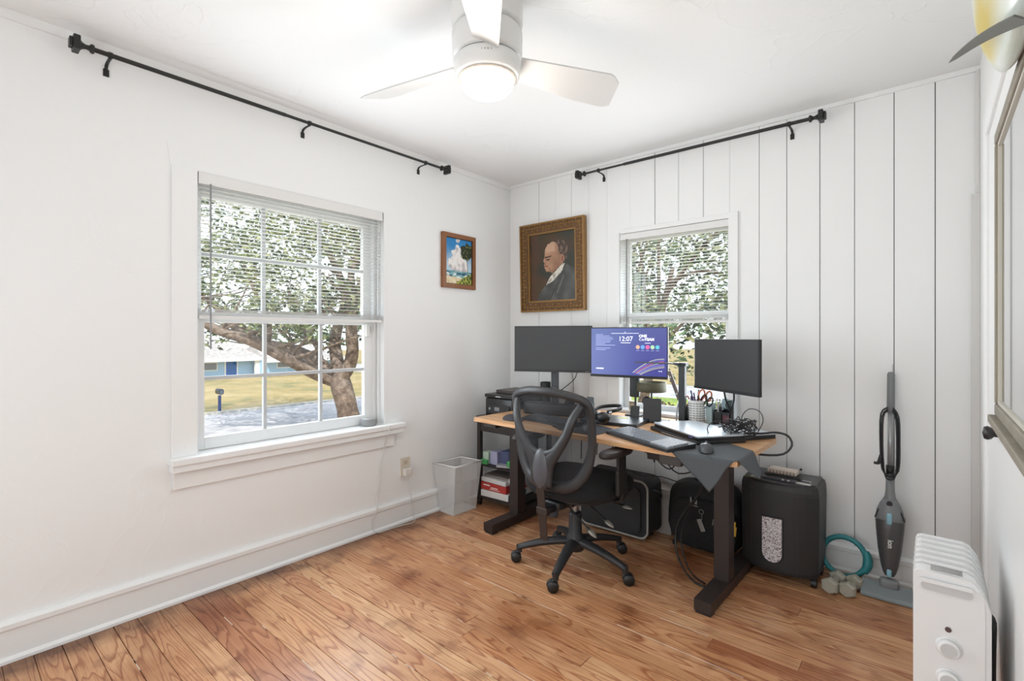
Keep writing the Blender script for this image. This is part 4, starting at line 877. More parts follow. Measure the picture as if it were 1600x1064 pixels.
solo_parts('monitor_stand', 'dark adjustable stand holding the left monitor', 'stand', (.62, -.24, .705), [
    ('base_clamp', MB().box(.57, .69, -.31, -.19, .706, .720, .003), MS), ('column', MB().box(.603, .645, -.262, -.222, .72, 1.08, .004), MS),
    ('tension_knob', MB().cyl((.60, -.25, .845), (.66, -.29, .845), .014, seg=14).cyl((.615, -.268, .80), (.645, -.27, .80), .011, seg=12), mat('knob_grey', '#7e8083', .35, .5)),
    ('head_plate', MB().box(.60, .70, -.262, -.240, 1.06, 1.16, .003).obox((.655, -.262, 1.11), (.09, .02, .09), (0, 0, radians(23)), .003), MS)])
solo('speaker_tube', MB().lathe([(0, 0), (.036, 0), (.038, .004), (.038, .175), (.034, .182), (0, .184)], (.535, -.235, .706), 24), mat('speaker_black', '#1b1c1d', .6), 'black cylindrical speaker beside the left monitor stand', 'speaker', (.535, -.235, .706))
solo_parts('monitor_stand', 'dark stand bar holding the centre monitor', 'stand', (1.19, -.15, .705), [
    ('base_clamp', MB().box(1.14, 1.24, -.20, -.12, .706, .716, .003), MS), ('thin_pole', MB().cyl((1.19, -.15, .716), (1.19, -.15, .86), .007, seg=12), MS),
    ('column', MB().box(1.158, 1.222, -.175, -.145, .825, 1.07, .008), MS), ('head_plate', MB().box(1.14, 1.24, -.205, -.175, 1.05, 1.15, .003), MS)])
solo_parts('monitor_stand', 'slim silver pole carrying the right monitor', 'stand', (1.83, -.24, .705), [
    ('base_plate', MB().cyl((1.83, -.24, .706), (1.83, -.24, .713), .05, seg=24), SIL), ('pole', MB().cyl((1.83, -.24, .713), (1.83, -.24, 1.06), .014, seg=16), SIL), ('head_plate', MB().obox((1.815, -.30, 1.06), (.10, .05, .10), (0, 0, radians(-32)), .003), MS)])
mb = MB().tube([(1.795, -.34, .93), (1.80, -.33, .88), (1.812, -.31, .835), (1.82, -.30, .80), (1.826, -.31, .835), (1.845, -.34, .88), (1.85, -.36, .93)], .005, 6)
solo('monitor_cable', mb, BLACK, 'black cables hanging in a V below the right monitor', 'cable', (1.82, -.31, .80))
solo('monitor_cable', MB().tube([(.80, -.23, .97), (.77, -.22, .92), (.70, -.23, .86), (.655, -.235, .83)], .003, 6), BLACK, 'black cable sagging behind the left monitor to its stand', 'cable', (.72, -.22, .86))
solo('monitor_cable', MB().tube([(.735, -.20, .98), (.74, -.19, .90), (.742, -.19, .80), (.74, -.20, .712)], .0022, 6), BLACK, 'thin black cable hanging straight down beside the left stand', 'cable', (.74, -.2, .71))
# lamp with square post, shelf arm and angled boom
solo_parts('desk_lamp', 'tall charcoal square-post lamp with a slim horizontal arm', 'lamp', (1.535, -.25, .705), [
    ('base', MB().box(1.49, 1.60, -.30, -.20, .706, .716, .004), MS), ('post', MB().box(1.517, 1.553, -.268, -.232, .716, 1.045, .004), MS),
    ('post_cap', MB().box(1.508, 1.562, -.275, -.225, 1.042, 1.062, .004), MS), ('lamp_arm', MB().box(1.26, 1.53, -.30, -.272, 1.052, 1.060, .002).box(1.50, 1.53, -.30, -.25, 1.05, 1.062, .002), mat('lamp_arm_grey', '#5d6164', .4, .4))])
mb = MB().obox(((1.441 + 1.507) / 2, -.22, .922), (.022, .012, .18), (0, radians(-21), 0), .003)
t = solo_parts('boom_arm', 'folding metal arm leaning against the lamp post', 'arm', (1.50, -.22, .705), [('upper_arm', mb, mat('arm_taupe', '#6d6260', .4, .5)), ('bolt', MB().cyl((1.452, -.228, .97), (1.452, -.232, .97), .006, seg=12).cyl((1.492, -.228, .875), (1.492, -.232, .875), .006, seg=12), mat('bolt_bright', '#cfcfcf', .3, .7)), ('lower_rod', MB().cyl((1.507, -.22, .84), (1.492, -.225, .79), .006, seg=10).cyl((1.492, -.225, .79), (1.490, -.23, .712), .0055, seg=10), SIL), ('foot_disc', MB().cyl((1.49, -.23, .706), (1.49, -.23, .712), .03, seg=18), SIL)])
# ---------------------------------------------------------------- small things on the desk
t = thing('small_shade_lamp', 'little lamp with a wide olive drum shade under the centre monitor', 'lamp', (1.30, -.13, .705))
part('lamp_shade', MB().lathe([(.088, .865), (.092, .868), (.090, .925), (.086, .925), (.084, .868)], (1.29, -.13, 0), 30), mat('olive_shade', '#55533f', .7), t)
part('lamp_foot', MB().cyl((1.29, -.13, .706), (1.29, -.13, .90), .006, seg=10).cyl((1.29, -.13, .706), (1.29, -.13, .715), .04, seg=20), MS, t)
t = thing('webcam', 'round black webcam on a short tripod behind the tablet', 'webcam', (1.30, -.21, .705))
part('camera_ball', MB().sph((1.30, -.22, .815), .030, 20, 12), BLACK, t); part('lens', MB().cyl((1.303, -.252, .812), (1.301, -.244, .814), .012, seg=16), mat('lens_blue', '#4b5560', .15), t)
part('mount', MB().cyl((1.30, -.21, .706), (1.30, -.215, .79), .010, seg=10).box(1.27, 1.33, -.24, -.18, .706, .716, .003), BLACK, t)
def rotbox(c, size, rx, rz, bev=.003): return MB().obox(c, size, Euler((radians(rx), 0, radians(rz))).to_matrix(), bev)
t = thing('tablet_stand', 'black tablet propped on a folding stand in the middle of the desk', 'tablet', (1.36, -.30, .705))
part('tablet', rotbox((1.372, -.30, .775), (.105, .008, .14), -16, 20, .004), mat('tablet_back', '#303133', .4), t)
part('support', rotbox((1.385, -.245, .755), (.022, .006, .125), 25, 20, .002).box(1.33, 1.44, -.34, -.20, .706, .712, .002), BLACK, t)
t = thing('phone_stand', 'dark grey phone stand left of the tablet', 'phone stand', (1.262, -.30, .705))
part('cradle', rotbox((1.262, -.305, .75), (.055, .008, .085), -18, 15, .003), MS, t); part('foot', MB().box(1.235, 1.295, -.33, -.24, .706, .714, .002), MS, t)
t = thing('phone_stand', 'black phone stand between the two left monitors', 'phone stand', (.93, -.30, .705))
part('cradle', MB().prism([(-.042, 0), (.042, 0), (.026, .11), (-.026, .11)], -.005, .005, lambda a, b, h: (.935 + a, -.30 + h - b * -.2, .706 + b)), BLACK, t); part('foot', MB().box(.885, .985, -.33, -.24, .706, .716, .003), BLACK, t)
mb = MB()
random.seed(3)
def tangle(c, r, n, rad, zr=(0, .03), k=8, seed=1):
    rnd = random.Random(seed); mb = MB()
    for _ in range(n):
        p = []; a0 = rnd.uniform(0, 6.28)
        for i in range(k):
            a = a0 + i * rnd.uniform(.7, 1.1); q = rnd.uniform(.35, 1)
            p.append((c[0] + r[0] * q * cos(a), c[1] + r[1] * q * sin(a), c[2] + rad + rnd.uniform(*zr)))
        mb.tube(p, rad, 5, smooth=4)
    return mb
solo('cable_tangle', tangle((.99, -.36, .706), (.075, .06), 4, .0025, (0, .02), 7, 4), mat('cable_black', '#222324', .5), 'small heap of black cables beside the headphones', 'cables', (.99, -.36, .706))
# headphones
t = thing('headphones', 'black over-ear headphones resting on the dark laptop', 'headphones', (1.15, -.52, .725))
part('ear_cup', MB().sph((1.215, -.60, .752), (.040, .034, .032), 20, 12), BLACK, t); part('ear_cup', MB().sph((1.115, -.545, .750), (.038, .034, .030), 20, 12), BLACK, t)
part('yoke', MB().sph((1.183, -.595, .775), .009, 10, 8).sph((1.243, -.57, .778), .010, 10, 8), mat('chrome_grey', '#C9CCCF', .2, .8), t)
part('headband', MB().tube([(1.120, -.53, .775), (1.115, -.47, .787), (1.14, -.40, .790), (1.19, -.37, .792), (1.235, -.42, .790), (1.245, -.50, .786), (1.225, -.575, .780)], (.011, .004), 8, flat=(0, 0, 1)), BLACK, t)
# dark laptop with yellow sticker
t = thing('closed_laptop', 'closed dark laptop with a round yellow sticker', 'laptop', (1.2, -.42, .705), radians(7))
dl = [(-.175, -.19), (.15, -.21), (.175, .04), (.07, .27), (-.12, .24)]
dl = rrect(.35, .25, .015, 4, 0, -.03)
part('base', MB().prism(dl, 0, .012), mat('laptop_base_dark', '#202226', .4), t, local=True); part('lid', MB().prism(dl, .0125, .020), mat('laptop_lid_slate', '#3a4248', .35), t, local=True)
part('sticker', MB().cyl((.03, .03, .0198), (.03, .03, .0206), .034, seg=28), mat('yellow_sticker', '#C9C25a', .5), t, local=True)
# mouse pad and mice
def mouse(label, loc, rz, group=None):
    t = thing('computer_mouse', label, 'mouse', loc, radians(rz))
    V = []; F = []; n = 14; k = 9
    for j in range(k):
        ph = pi / 2 * j / (k - 1)
        for i in range(n):
            a = 2 * pi * i / n; V.append((.031 * cos(a) * cos(ph) ** .55, .052 * sin(a) * cos(ph) ** .55, .004 + .034 * sin(ph) * (1 - .12 * sin(a))))
    for j in range(k - 1):
        for i in range(n): F.append((j * n + i, j * n + (i + 1) % n, (j + 1) * n + (i + 1) % n, (j + 1) * n + i))
    mb = MB().add(V, F, True); mb.cyl((0, 0, 0), (0, 0, .005), .026, seg=16)
    part('shell', mb, mat('mouse_charcoal', '#4a4c50', .35), t, local=True)
    part('scroll_wheel', MB().cyl((-.004, .028, .033), (.004, .028, .033), .008, seg=12), BLACK, t, local=True); return t
solo('mouse_pad', MB().prism([(.99, -.53), (1.34, -.67), (1.32, -.885), (1.10, -.87), (1.0, -.80)], .7055, .7085), mat('pad_dark', '#34373b', .8), 'thin dark mouse pad behind the chair back', 'mouse pad', (1.16, -.74, .7055))
mouse('dark mouse on the mat just right of the chair back', (1.245, -.815, .709), 60)
# left keyboard behind the chair back
KB = mat('keyboard_black', '#27282a', .5); KEY = mat('key_grey', '#4c4f53', .5); KEYL = mat('key_light', '#A9AEB4', .45)
def keyboard(label, loc, rz, W_, D_, H0, H1, rows, cols, body, keym, lo=0, light_from=None, tilt=2):
    t = thing('keyboard', label, 'keyboard', loc, radians(rz))
    part('case', MB().prism([(-D_ / 2, 0), (D_ / 2, 0), (D_ / 2, H1), (-D_ / 2, H0)], -W_ / 2, W_ / 2, lambda a, b, h: (h, a, b)), body, t, local=True)
    kx = (W_ - .024) / cols; ky = (D_ - .03 - lo) / rows; first = None; fl_ = None
    sl = (H1 - H0) / D_
    for j in range(rows):
        for i in range(cols):
            if j == 0 and 4 <= i <= 7:
                if i == 4:
                    x = -W_ / 2 + .012 + 6 * kx; y = -D_ / 2 + .013 + .5 * ky; part('space_bar', MB().obox((x, y, H0 + sl * (y + D_ / 2) + .004), (4 * kx * .95, ky * .82, .008), (math.atan(sl), 0, 0), 0), keym, t, local=True)
                continue
            x = -W_ / 2 + .012 + (i + .5) * kx; y = -D_ / 2 + .013 + (j + .5) * ky; z = H0 + sl * (y + D_ / 2) + .004
            lt = light_from is not None and i >= light_from
            src = fl_ if lt else first
            if src is None:
                o = part('key', MB().obox((0, 0, 0), (kx * .84, ky * .82, .008), (math.atan(sl), 0, 0), 0), KEYL if lt else keym, t, local=True); o.location = (x, y, z)
                if lt: fl_ = o
                else: first = o
            else: o = dup(src, (0, 0, 0), t); o.location = (x, y, z)
    return t
keyboard('black keyboard on the left of the desk seen through the chair mesh', (.93, -.70, .7055), -8, .40, .14, .012, .022, 5, 14, KB, KEY)
keyboard('black full-size keyboard lying askew at the desk front edge', (1.585, -.818, .7055), -25.5, .46, .165, .014, .026, 6, 18, KB, mat('key_slate', '#6f757b', .4), .012, 13)
solo('wrist_pad', MB().sph((.70, -.79, .707), (.075, .045, .035), 16, 8), mat('pad_dark_foam', '#38363a', .8), 'dark padded rest at the left end of the desk', 'wrist rest', (.70, -.79, .7055))
solo('sound_bar', MB().obox((.80, -.47, .745), (.46, .08, .075), (0, 0, radians(10)), .012), mat('sound_bar_dark', '#2c2d30', .5), 'long black sound bar under the left monitor', 'sound bar', (.80, -.47, .706))
t = thing('desk_microphone', 'round black desk microphone beside the chair top', 'microphone', (.84, -.38, .705))
part('mic_head', MB().sph((.84, -.38, .782), (.035, .03, .026), 16, 10), BLACK, t); part('mic_foot', MB().cyl((.84, -.38, .706), (.84, -.38, .765), .006, seg=8).cyl((.84, -.38, .706), (.84, -.38, .712), .03, seg=16), BLACK, t)
# silver laptop on docking base
SLV = mat('silver_lid', '#C6CFD6', .28, .35)
def orient(c, rz): return Matrix.Translation(c) @ Matrix.Rotation(radians(rz), 4, 'Z')
LM = (1.722, -.548, .705)
t = thing('docking_station', 'wide black docking unit under the silver laptop', 'dock', LM, radians(-34))
part('case', MB().box(-.215, .20, -.135, .135, .001, .022, .006), BLACK, t, local=True)
part('front_strip', MB().box(-.10, .19, -.137, -.134, .006, .012), mat('strip_silver', '#9ba0a6', .3, .5), t, local=True)
t = thing('silver_laptop', 'closed silver laptop on top of the black dock', 'laptop', (LM[0], LM[1], .727), radians(-36))
part('base', MB().prism(rrect(.40, .25, .012), .001, .014), mat('laptop_base_black', '#15151a', .35), t, local=True)
part('lid', MB().prism(rrect(.405, .252, .012), .0145, .021), SLV, t, local=True)
part('port', MB().box(.13, .136, -.1262, -.1248, .005, .010).box(.146, .152, -.1262, -.1248, .005, .010), mat('port_purple', '#7f74d0', .4, emit=.3), t, local=True)
t = thing('silver_tablet', 'thin silver tablet behind the silver laptop', 'tablet', (1.868, -.345, .705), radians(-33))
part('case', MB().prism(rrect(.30, .20, .01), .001, .020), BLACK, t, local=True); part('back_plate', MB().prism(rrect(.298, .198, .01), .0202, .024), SLV, t, local=True)
CB2 = mat('cable_black', '#222324', .5)
t = thing('cable_tangle', 'big tangle of black cables on the right end of the desk', 'cables', (1.90, -.52, .73))
part('coiled_cables', tangle((1.92, -.50, .730), (.10, .11), 9, .0024, (0, .075), 9, 11), CB2, t)
part('plug', MB().obox((1.905, -.585, .745), (.05, .022, .012), (0, 0, .5), .003), mat('plug_grey', '#8f9294', .4), t)
part('plug', MB().obox((1.88, -.50, .80), (.035, .012, .009), (0, .3, .6), .002), CB2, t)
part('plug', MB().obox((1.93, -.52, .775), (.018, .012, .035), (.2, .2, .3), .003), CB2, t)
part('plug', MB().obox((1.90, -.53, .79), (.012, .012, .03), (.2, -.2, .3), .003), CB2, t)
part('standing_loop', MB().tube([(1.93, -.42, .74), (1.90, -.40, .80), (1.93, -.38, .845), (1.985, -.40, .84), (2.01, -.44, .80), (1.995, -.48, .75), (1.97, -.50, .73)], .0022, 6), CB2, t)
part('standing_loop', MB().tube([(1.83, -.66, .735), (1.81, -.64, .77), (1.83, -.61, .80), (1.88, -.58, .80), (1.91, -.60, .77), (1.905, -.62, .735)], .0022, 6), CB2, t)
solo('power_cable', MB().tube([(1.93, -.46, .735), (2.0, -.44, .738), (2.06, -.40, .745), (2.11, -.40, .735), (2.135, -.44, .70), (2.11, -.50, .665), (2.03, -.53, .655), (1.96, -.54, .66)], .0052, 8), CB2, 'thick black cable looping over the right desk edge', 'cable', (2.06, -.43, .70))
# grey mat draped over the right front corner
def fold(x, y, z0=.7095):
    fe = lambda x: -.9 - .0554 * (x - .975) - .0  # front edge line
    yf = -.877 - (x - .452) * .0555; d = yf - y; z = z0
    if d > 0: y2 = yf - .010 - .10 * d; z = z0 - d * .97
    else: y2 = y
    xr = 2.042; e = x - xr
    if e > 0: x = xr + e * .55; z -= e * .80
    return (x, y2, z)
outl = [(1.735, -.72), (1.86, -.60), (1.95, -.66), (2.055, -.735), (2.13, -.80), (2.145, -.86), (2.10, -.92), (2.035, -.955), (2.0, -1.00), (1.965, -1.065), (1.935, -1.105), (1.90, -1.07), (1.84, -1.02), (1.765, -.955), (1.75, -.85)]
bm = bmesh.new(); nx, ny = 60, 72; gx0, gx1, gy0, gy1 = 1.72, 2.16, -1.12, -.59; vs = {}
mb = MB(); cen = (1.92, -.82)
rings = 26
ol = []
for i in range(len(outl)):       # densify outline
    a, b_ = outl[i], outl[(i + 1) % len(outl)]
    for k in range(6): ol.append((a[0] + (b_[0] - a[0]) * k / 6, a[1] + (b_[1] - a[1]) * k / 6))
V = []; n = len(ol)
for j in range(rings + 1):
    s = j / rings
    for x, y in ol: V.append(fold(cen[0] + (x - cen[0]) * s, cen[1] + (y - cen[1]) * s))
F = [(j * n + i, j * n + (i + 1) % n, (j + 1) * n + (i + 1) % n, (j + 1) * n + i) for j in range(rings) for i in range(n)]
nv = len(V); V2 = V + [(x, y - .0008, z - .0018) for x, y, z in V]
F2 = F + [tuple(nv + k for k in reversed(f)) for f in F] + [(rings * n + i, rings * n + (i + 1) % n, nv + rings * n + (i + 1) % n, nv + rings * n + i) for i in range(n)]
mb.add(V2, F2, True)
solo('desk_mat', mb, mat('grey_felt_mat', '#4d5154', .8, bump=.2, bscale=300), 'grey mat draped over the right front corner of the desk', 'mat', (1.93, -.82, .707))
mouse('grey mouse on the mat draped over the right desk corner', (1.885, -.875, .7095), 20)
# pen cup, blue box, organiser
t = thing('pen_cup', 'white perforated metal pen cup packed with pens and scissors', 'pen cup', (1.607, -.22, .705))
def perf_mat():
    m = bpy.data.materials.new('perforated_white_metal'); m.use_nodes = True; b = m.node_tree.nodes['Principled BSDF']; b.inputs['Base Color'].default_value = srgb('#DCDCDA'); b.inputs['Roughness'].default_value = .4; return m
part('cup_wall', MB().lathe([(.0, 0), (.044, 0), (.045, .003), (.046, .142), (.0435, .142), (.0425, .004), (0, .004)], (1.607, -.22, .7055), 32), perf_mat(), t)
mb = MB()
for k in range(16):
    a = 2 * pi * k / 16
    for j in range(9):
        if j % 1 == 0:
            c = Vector((1.607 + .0456 * cos(a), -.22 + .0456 * sin(a), .722 + j * .0135)); T = Matrix.Rotation(a + pi / 2, 3, 'Z')
            for s in (-1, 1): mb.obox(c + T @ Vector((s * .0032, 0, 0)), (.0078, .0012, .003), T @ Euler((0, s * radians(38), 0)).to_matrix())
part('chevron_holes', mb, mat('hole_dark', '#3b3838', .8), t, kind='stuff')
pens = [('#25304f', 3.0, 'dark blue pen at the left rim of the perforated cup'), ('#1f2a5a', 3.9, 'blue pen second from the left in the perforated cup'), ('#30355c', 4.6, 'navy pen at the front middle of the perforated cup'), ('#222222', 5.3, 'black pen just right of the middle in the perforated cup'), ('#7a2a2a', 6.0, 'dark red pen at the right rim of the perforated cup'), ('#44485a', 1.6, 'slate grey pen at the back of the perforated cup')]
for k, (c, a, lb) in enumerate(pens):
    b0 = Vector((1.607 + .012 * cos(a + 2), -.22 + .012 * sin(a + 2), .715)); b1 = Vector((1.607 + .034 * cos(a), -.22 + .034 * sin(a), .862 + .012 * ((k * 7) % 4)))
    solo('pen', MB().cyl(b0, b1, .004, seg=8).cyl(b1, b1 + (b1 - b0).normalized() * .006, .0048, .003, seg=8), mat('pen_' + 'abcdefgh'[k] + '_plastic', c, .4), lb, 'pen', b0, 'pens in the perforated cup')
def scissors(label, p, up, side, col, s=1.0):
    t = thing('scissors', label, 'scissors', p); p = Vector(p); up = Vector(up).normalized(); side = Vector(side); side = (side - up * side.dot(up)).normalized(); M_ = mat('steel_blade', '#B9BBBD', .25, .9)
    part('blades', MB().cyl(p, p + up * .10 * s, .004, .006, seg=6), M_, t)
    for q in (-1, 1):
        c = p + up * .135 * s + side * q * .019 * s
        pts = [c + up * (.030 * s * cos(a)) + side * (.015 * s * sin(a)) for a in [2 * pi * i / 10 for i in range(10)]]
        part('handle', MB().tube(pts, .0048 * s, 8, closed=True), col, t)
    return t
scissors('orange-handled scissors standing in the white pen cup', (1.62, -.215, .745), (.25, .0, 1), (1, .3, 0), mat('orange_grip', '#C9714A', .45))
scissors('black-handled scissors leaning right in the white pen cup', (1.625, -.225, .735), (.36, .0, 1), (1, .2, 0), BLACK, .9)
scissors('red-handled scissors between the lamp post and the pen cup', (1.553, -.20, .722), (.05, 0, 1), (1, .1, 0), mat('red_grip', '#A34038', .45), .85)
solo('dark_cup', MB().lathe([(0, 0), (.030, 0), (.036, .10), (.034, .10), (.028, .004), (0, .004)], (1.553, -.20, .7055), 20), mat('cup_green_black', '#2c3532', .5), 'dark cup of scissors beside the lamp post', 'cup', (1.553, -.20, .7055))
solo('blue_box', MB().box(1.655, 1.69, -.215, -.145, .7055, .835, .003), mat('pale_blue_box', '#A6BABD', .5), 'narrow pale blue box behind the pen cup', 'box', (1.67, -.18, .7055))
t = thing('desk_organizer', 'black desk organizer stuffed with small tools', 'organizer', (1.73, -.17, .705))
part('tray_wall', MB().box(1.70, 1.704, -.215, -.135, .7055, .80).box(1.786, 1.79, -.215, -.135, .7055, .80).box(1.70, 1.79, -.139, -.135, .7055, .815).box(1.70, 1.79, -.215, -.211, .7055, .79).box(1.742, 1.746, -.215, -.135, .7055, .80).box(1.70, 1.79, -.215, -.135, .7055, .710), BLACK, t)
part('front_pocket', MB().box(1.75, 1.785, -.220, -.215, .712, .775, .001), mat('wine_red', '#5a2a34', .5), t)
for k, (x, h_, c, lb) in enumerate(((1.712, .845, '#C9C9C9', 'white marker in the black organizer'), (1.728, .835, '#2b2b2b', 'black marker in the black organizer'), (1.738, .85, '#8f9ba0', 'grey marker in the black organizer'))):
    solo('marker', MB().cyl((x, -.18, .715), (x + .004, -.185, h_), .0055, seg=8), mat('marker_%s' % ('white', 'black', 'grey')[k], c, .4), lb, 'marker', (x, -.18, .715))
t = thing('tape_dispenser', 'round-ended glossy tape dispenser on top of the organizer', 'tape dispenser', (1.765, -.17, .80))
part('shell', MB().obox((1.757, -.175, .835), (.055, .03, .055), (0, radians(15), 0), .008), mat('glossy_pale', '#9FB2B8', .12, .2), t)
part('reel', MB().cyl((1.785, -.195, .83), (1.785, -.155, .83), .028, seg=20), mat('dark_green_gloss', '#1f3531', .2), t)
t = thing('sensor_box', 'small white box with a round grey dial on the back window sill', 'sensor', (1.11, -.03, .722))
part('case', MB().box(1.088, 1.142, -.045, -.02, .7225, .782, .003), mat('case_white', '#DAD6CC', .5), t)
part('face', MB().box(1.094, 1.136, -.0462, -.0448, .728, .776), mat('face_taupe', '#8f8474', .5), t); part('dial', MB().cyl((1.115, -.047, .752), (1.115, -.0485, .752), .016, seg=20), mat('dial_pale', '#B9AE9F', .5), t)
solo('phone_dock', MB().obox((1.475, -.31, .713), (.11, .06, .014), (0, 0, radians(-15)), .004), BLACK, 'flat black dock lying behind the silver laptop', 'dock', (1.475, -.31, .706))

# ---------------------------------------------------------------- office chair (local frame: seat centre at the origin, facing +y)
ch = thing('office_chair', 'black mesh-backed office chair on five casters facing the desk', 'chair', (1.195, -.86, 0), radians(-4))
CHP = mat('chair_plastic', '#2c2c2e', .42, bump=.05, bscale=200); CHF = mat('chair_fabric', '#1b1b1c', .95, bump=.5, bscale=220); CHS = mat('chair_shell_grey', '#4c4c51', .36)
def P_(name, mb, m, **k): return part(name, mb, m, ch, local=True, **k)
# pedestal with five legs
for k in range(5):
    a = radians(1 + 72 * k); c_, s_ = cos(a), sin(a)
    mb = MB().tube([(.0, 0, .135), (.07 * c_, .07 * s_, .130), (.17 * c_, .17 * s_, .115), (.26 * c_, .26 * s_, .092), (.305 * c_, .305 * s_, .078)], [(.032, .022), (.031, .021), (.026, .019), (.021, .017), (.019, .014)], 10, flat=(-s_, c_, 0))
    mb.cyl((.300 * c_, .300 * s_, .055), (.300 * c_, .300 * s_, .090), .016, seg=12)
    lg = P_('leg', mb, CHP)
    b_ = a + radians([40, -30, 75, 10, -60][k]); q = Vector((-sin(b_), cos(b_), 0)); w_ = Vector((.305 * c_, .305 * s_, .028)) + Vector((cos(b_), sin(b_), 0)) * .012
    mb = MB()
    for sgn in (-1, 1): mb.lathe([(0, 0), (.022, 0), (.028, .004), (.028, .014), (.024, .020), (0, .020)], w_ + q * (sgn * .004), 18, (q * sgn).to_track_quat('Z', 'Y').to_matrix())
    mb.cyl(w_ - q * .006, w_ + q * .006, .024, seg=14); mb.tube([w_ + Vector((0, 0, .02)), Vector((.305 * c_, .305 * s_, .056))], .010, 8)
    part('caster', mb, BLACK, ch, local=True)
P_('hub', MB().lathe([(0, .085), (.045, .085), (.052, .10), (.050, .15), (.036, .172), (.034, .27), (.030, .285), (0, .285)], (0, 0, 0), 24), CHP)
P_('gas_column', MB().cyl((0, 0, .28), (0, 0, .37), .014, seg=14), mat('steel_column', '#a6a7a8', .3, .8))
P_('mechanism', MB().box(-.085, .085, -.14, .10, .355, .395, .01).box(-.05, .05, -.20, -.12, .345, .385, .008).box(-.03, .03, -.27, -.18, .34, .375, .006), BLACK)
P_('tension_knob', MB().cyl((-.02, -.13, .31), (-.02, -.13, .355), .010, seg=10).lathe([(0, 0), (.024, 0), (.028, .01), (.026, .035), (0, .037)], (-.02, -.16, .295), 14), mat('knob_dark_grey', '#4a4c52', .4))
# seat cushion
def superell(a, b_, n, t): c_, s_ = cos(t), sin(t); return (a * math.copysign(abs(c_) ** (2 / n), c_), b_ * math.copysign(abs(s_) ** (2 / n), s_))
def cushion(w_, d_, z0, z1, n=3.0, droop=.0):
    V = []; F = []; N = 44; prof = [(.0, 0), (.80, 0), (.93, .08), (.99, .30), (1.0, .52), (.98, .76), (.92, .92), (.80, .985), (.5, 1.0), (.0, .97)]
    for s, h in prof:
        for i in range(N):
            x, y = superell(w_ / 2, d_ / 2, n, 2 * pi * i / N); x *= s; y *= s
            V.append((x, y, z0 + (z1 - z0) * h - droop * max(0, y / (d_ / 2) - .45) ** 2 - (.010 if w_ > .3 else 0) * max(0, 1 - (x / w_ * 4) ** 2) * (h > .9)))
    for j in range(len(prof) - 1):
        for i in range(N): F.append((j * N + i, j * N + (i + 1) % N, (j + 1) * N + (i + 1) % N, (j + 1) * N + i))
    return MB().add(V, F, True)
mb = cushion(.52, .50, .395, .485, 3.2, .06); mb.v = [v + Vector((0, .035, 0)) for v in mb.v]; P_('seat', mb, CHF)
mb = cushion(.46, .42, .385, .41, 3.2); mb.v = [v + Vector((0, .02, 0)) for v in mb.v]; P_('seat_pan', mb, BLACK)
# back: outer frame ring, mesh, Y spine, lumbar shell
def by(z): return -.225 - .06 * max(0, z - .52) - .12 * max(0, z - .70) ** 1.2      # how far back the frame leans
half = [(0, .470), (.10, .478), (.165, .515), (.212, .590), (.235, .68), (.241, .77), (.242, .85), (.228, .905), (.12, .938), (0, .946)]
def bow(x): return .09 * (abs(x) / .24) ** 2
ring = [(x, by(z) + bow(x) * .6, z) for x, z in half] + [(-x, by(z) + bow(x) * .6, z) for x, z in half[-2:0:-1]]
rad_ = []
for x, y, z in ring: rad_.append((.030, .013) if z < .60 else ((.024, .013) if z < .86 else (.021, .013)))
def ringtube():
    P = [Vector(p) for p in ring]; n = len(P); mb = MB(); sub = 4; Q = []; R = []
    for i in range(n):
        p0, p1, p2, p3 = P[i - 1], P[i], P[(i + 1) % n], P[(i + 2) % n]
        for k in range(sub):
            t = k / sub; Q.append(.5 * ((2 * p1) + (p2 - p0) * t + (2 * p0 - 5 * p1 + 4 * p2 - p3) * t * t + (3 * p1 - p0 - 3 * p2 + p3) * t ** 3)); a, b_ = rad_[i], rad_[(i + 1) % n]; R.append((a[0] * (1 - t) + b_[0] * t, a[1]))
    V = []; m = len(Q); sg = 10; c = Vector((0, by(.7), .70))
    for i in range(m):
        d = (Q[(i + 1) % m] - Q[i - 1]).normalized(); nrm = Vector((0, 1, 0)); nrm = (nrm - d * nrm.dot(d)).normalized(); o = d.cross(nrm)
        for k in range(sg): t = 2 * pi * k / sg; V.append(Q[i] + o * (R[i][0] * cos(t)) + nrm * (R[i][1] * sin(t)))
    return mb.add(V, [(i * sg + k, i * sg + (k + 1) % sg, ((i + 1) % m) * sg + (k + 1) % sg, ((i + 1) % m) * sg + k) for i in range(m) for k in range(sg)], True), Q
mb, Q = ringtube(); P_('back_frame', mb, CHP)
def fabric_mesh():
    m = bpy.data.materials.new('chair_back_mesh'); m.use_nodes = True; b = m.node_tree.nodes['Principled BSDF']; b.inputs['Base Color'].default_value = srgb('#26272b'); b.inputs['Roughness'].default_value = .8; b.inputs['Alpha'].default_value = .62; return m
c = Vector((0, by(.7) - .0, .71)); V = []; F = []; n = len(Q); K = 6
for j in range(K + 1):
    s = j / K
    for q in Q: p = c + (q - c) * s; V.append((p.x, p.y, p.z))
F = [(j * n + i, j * n + (i + 1) % n, (j + 1) * n + (i + 1) % n, (j + 1) * n + i) for j in range(K) for i in range(n)]
P_('back_mesh', MB().add(V, F, True), fabric_mesh())
mb = MB()
for s in (-1, 1):
    mb.tube([(s * .02, by(.5) - .045, .50), (s * .045, by(.6) - .045, .60), (s * .095, by(.66) - .04, .665), (s * .150, by(.75) - .028, .745), (s * .180, by(.82) - .012, .82), (s * .208, by(.88) + .03, .888)], [(.045, .012), (.040, .012), (.030, .012), (.025, .012), (.024, .012), (.020, .010)], 10, flat=(1, 0, -.35 * s))
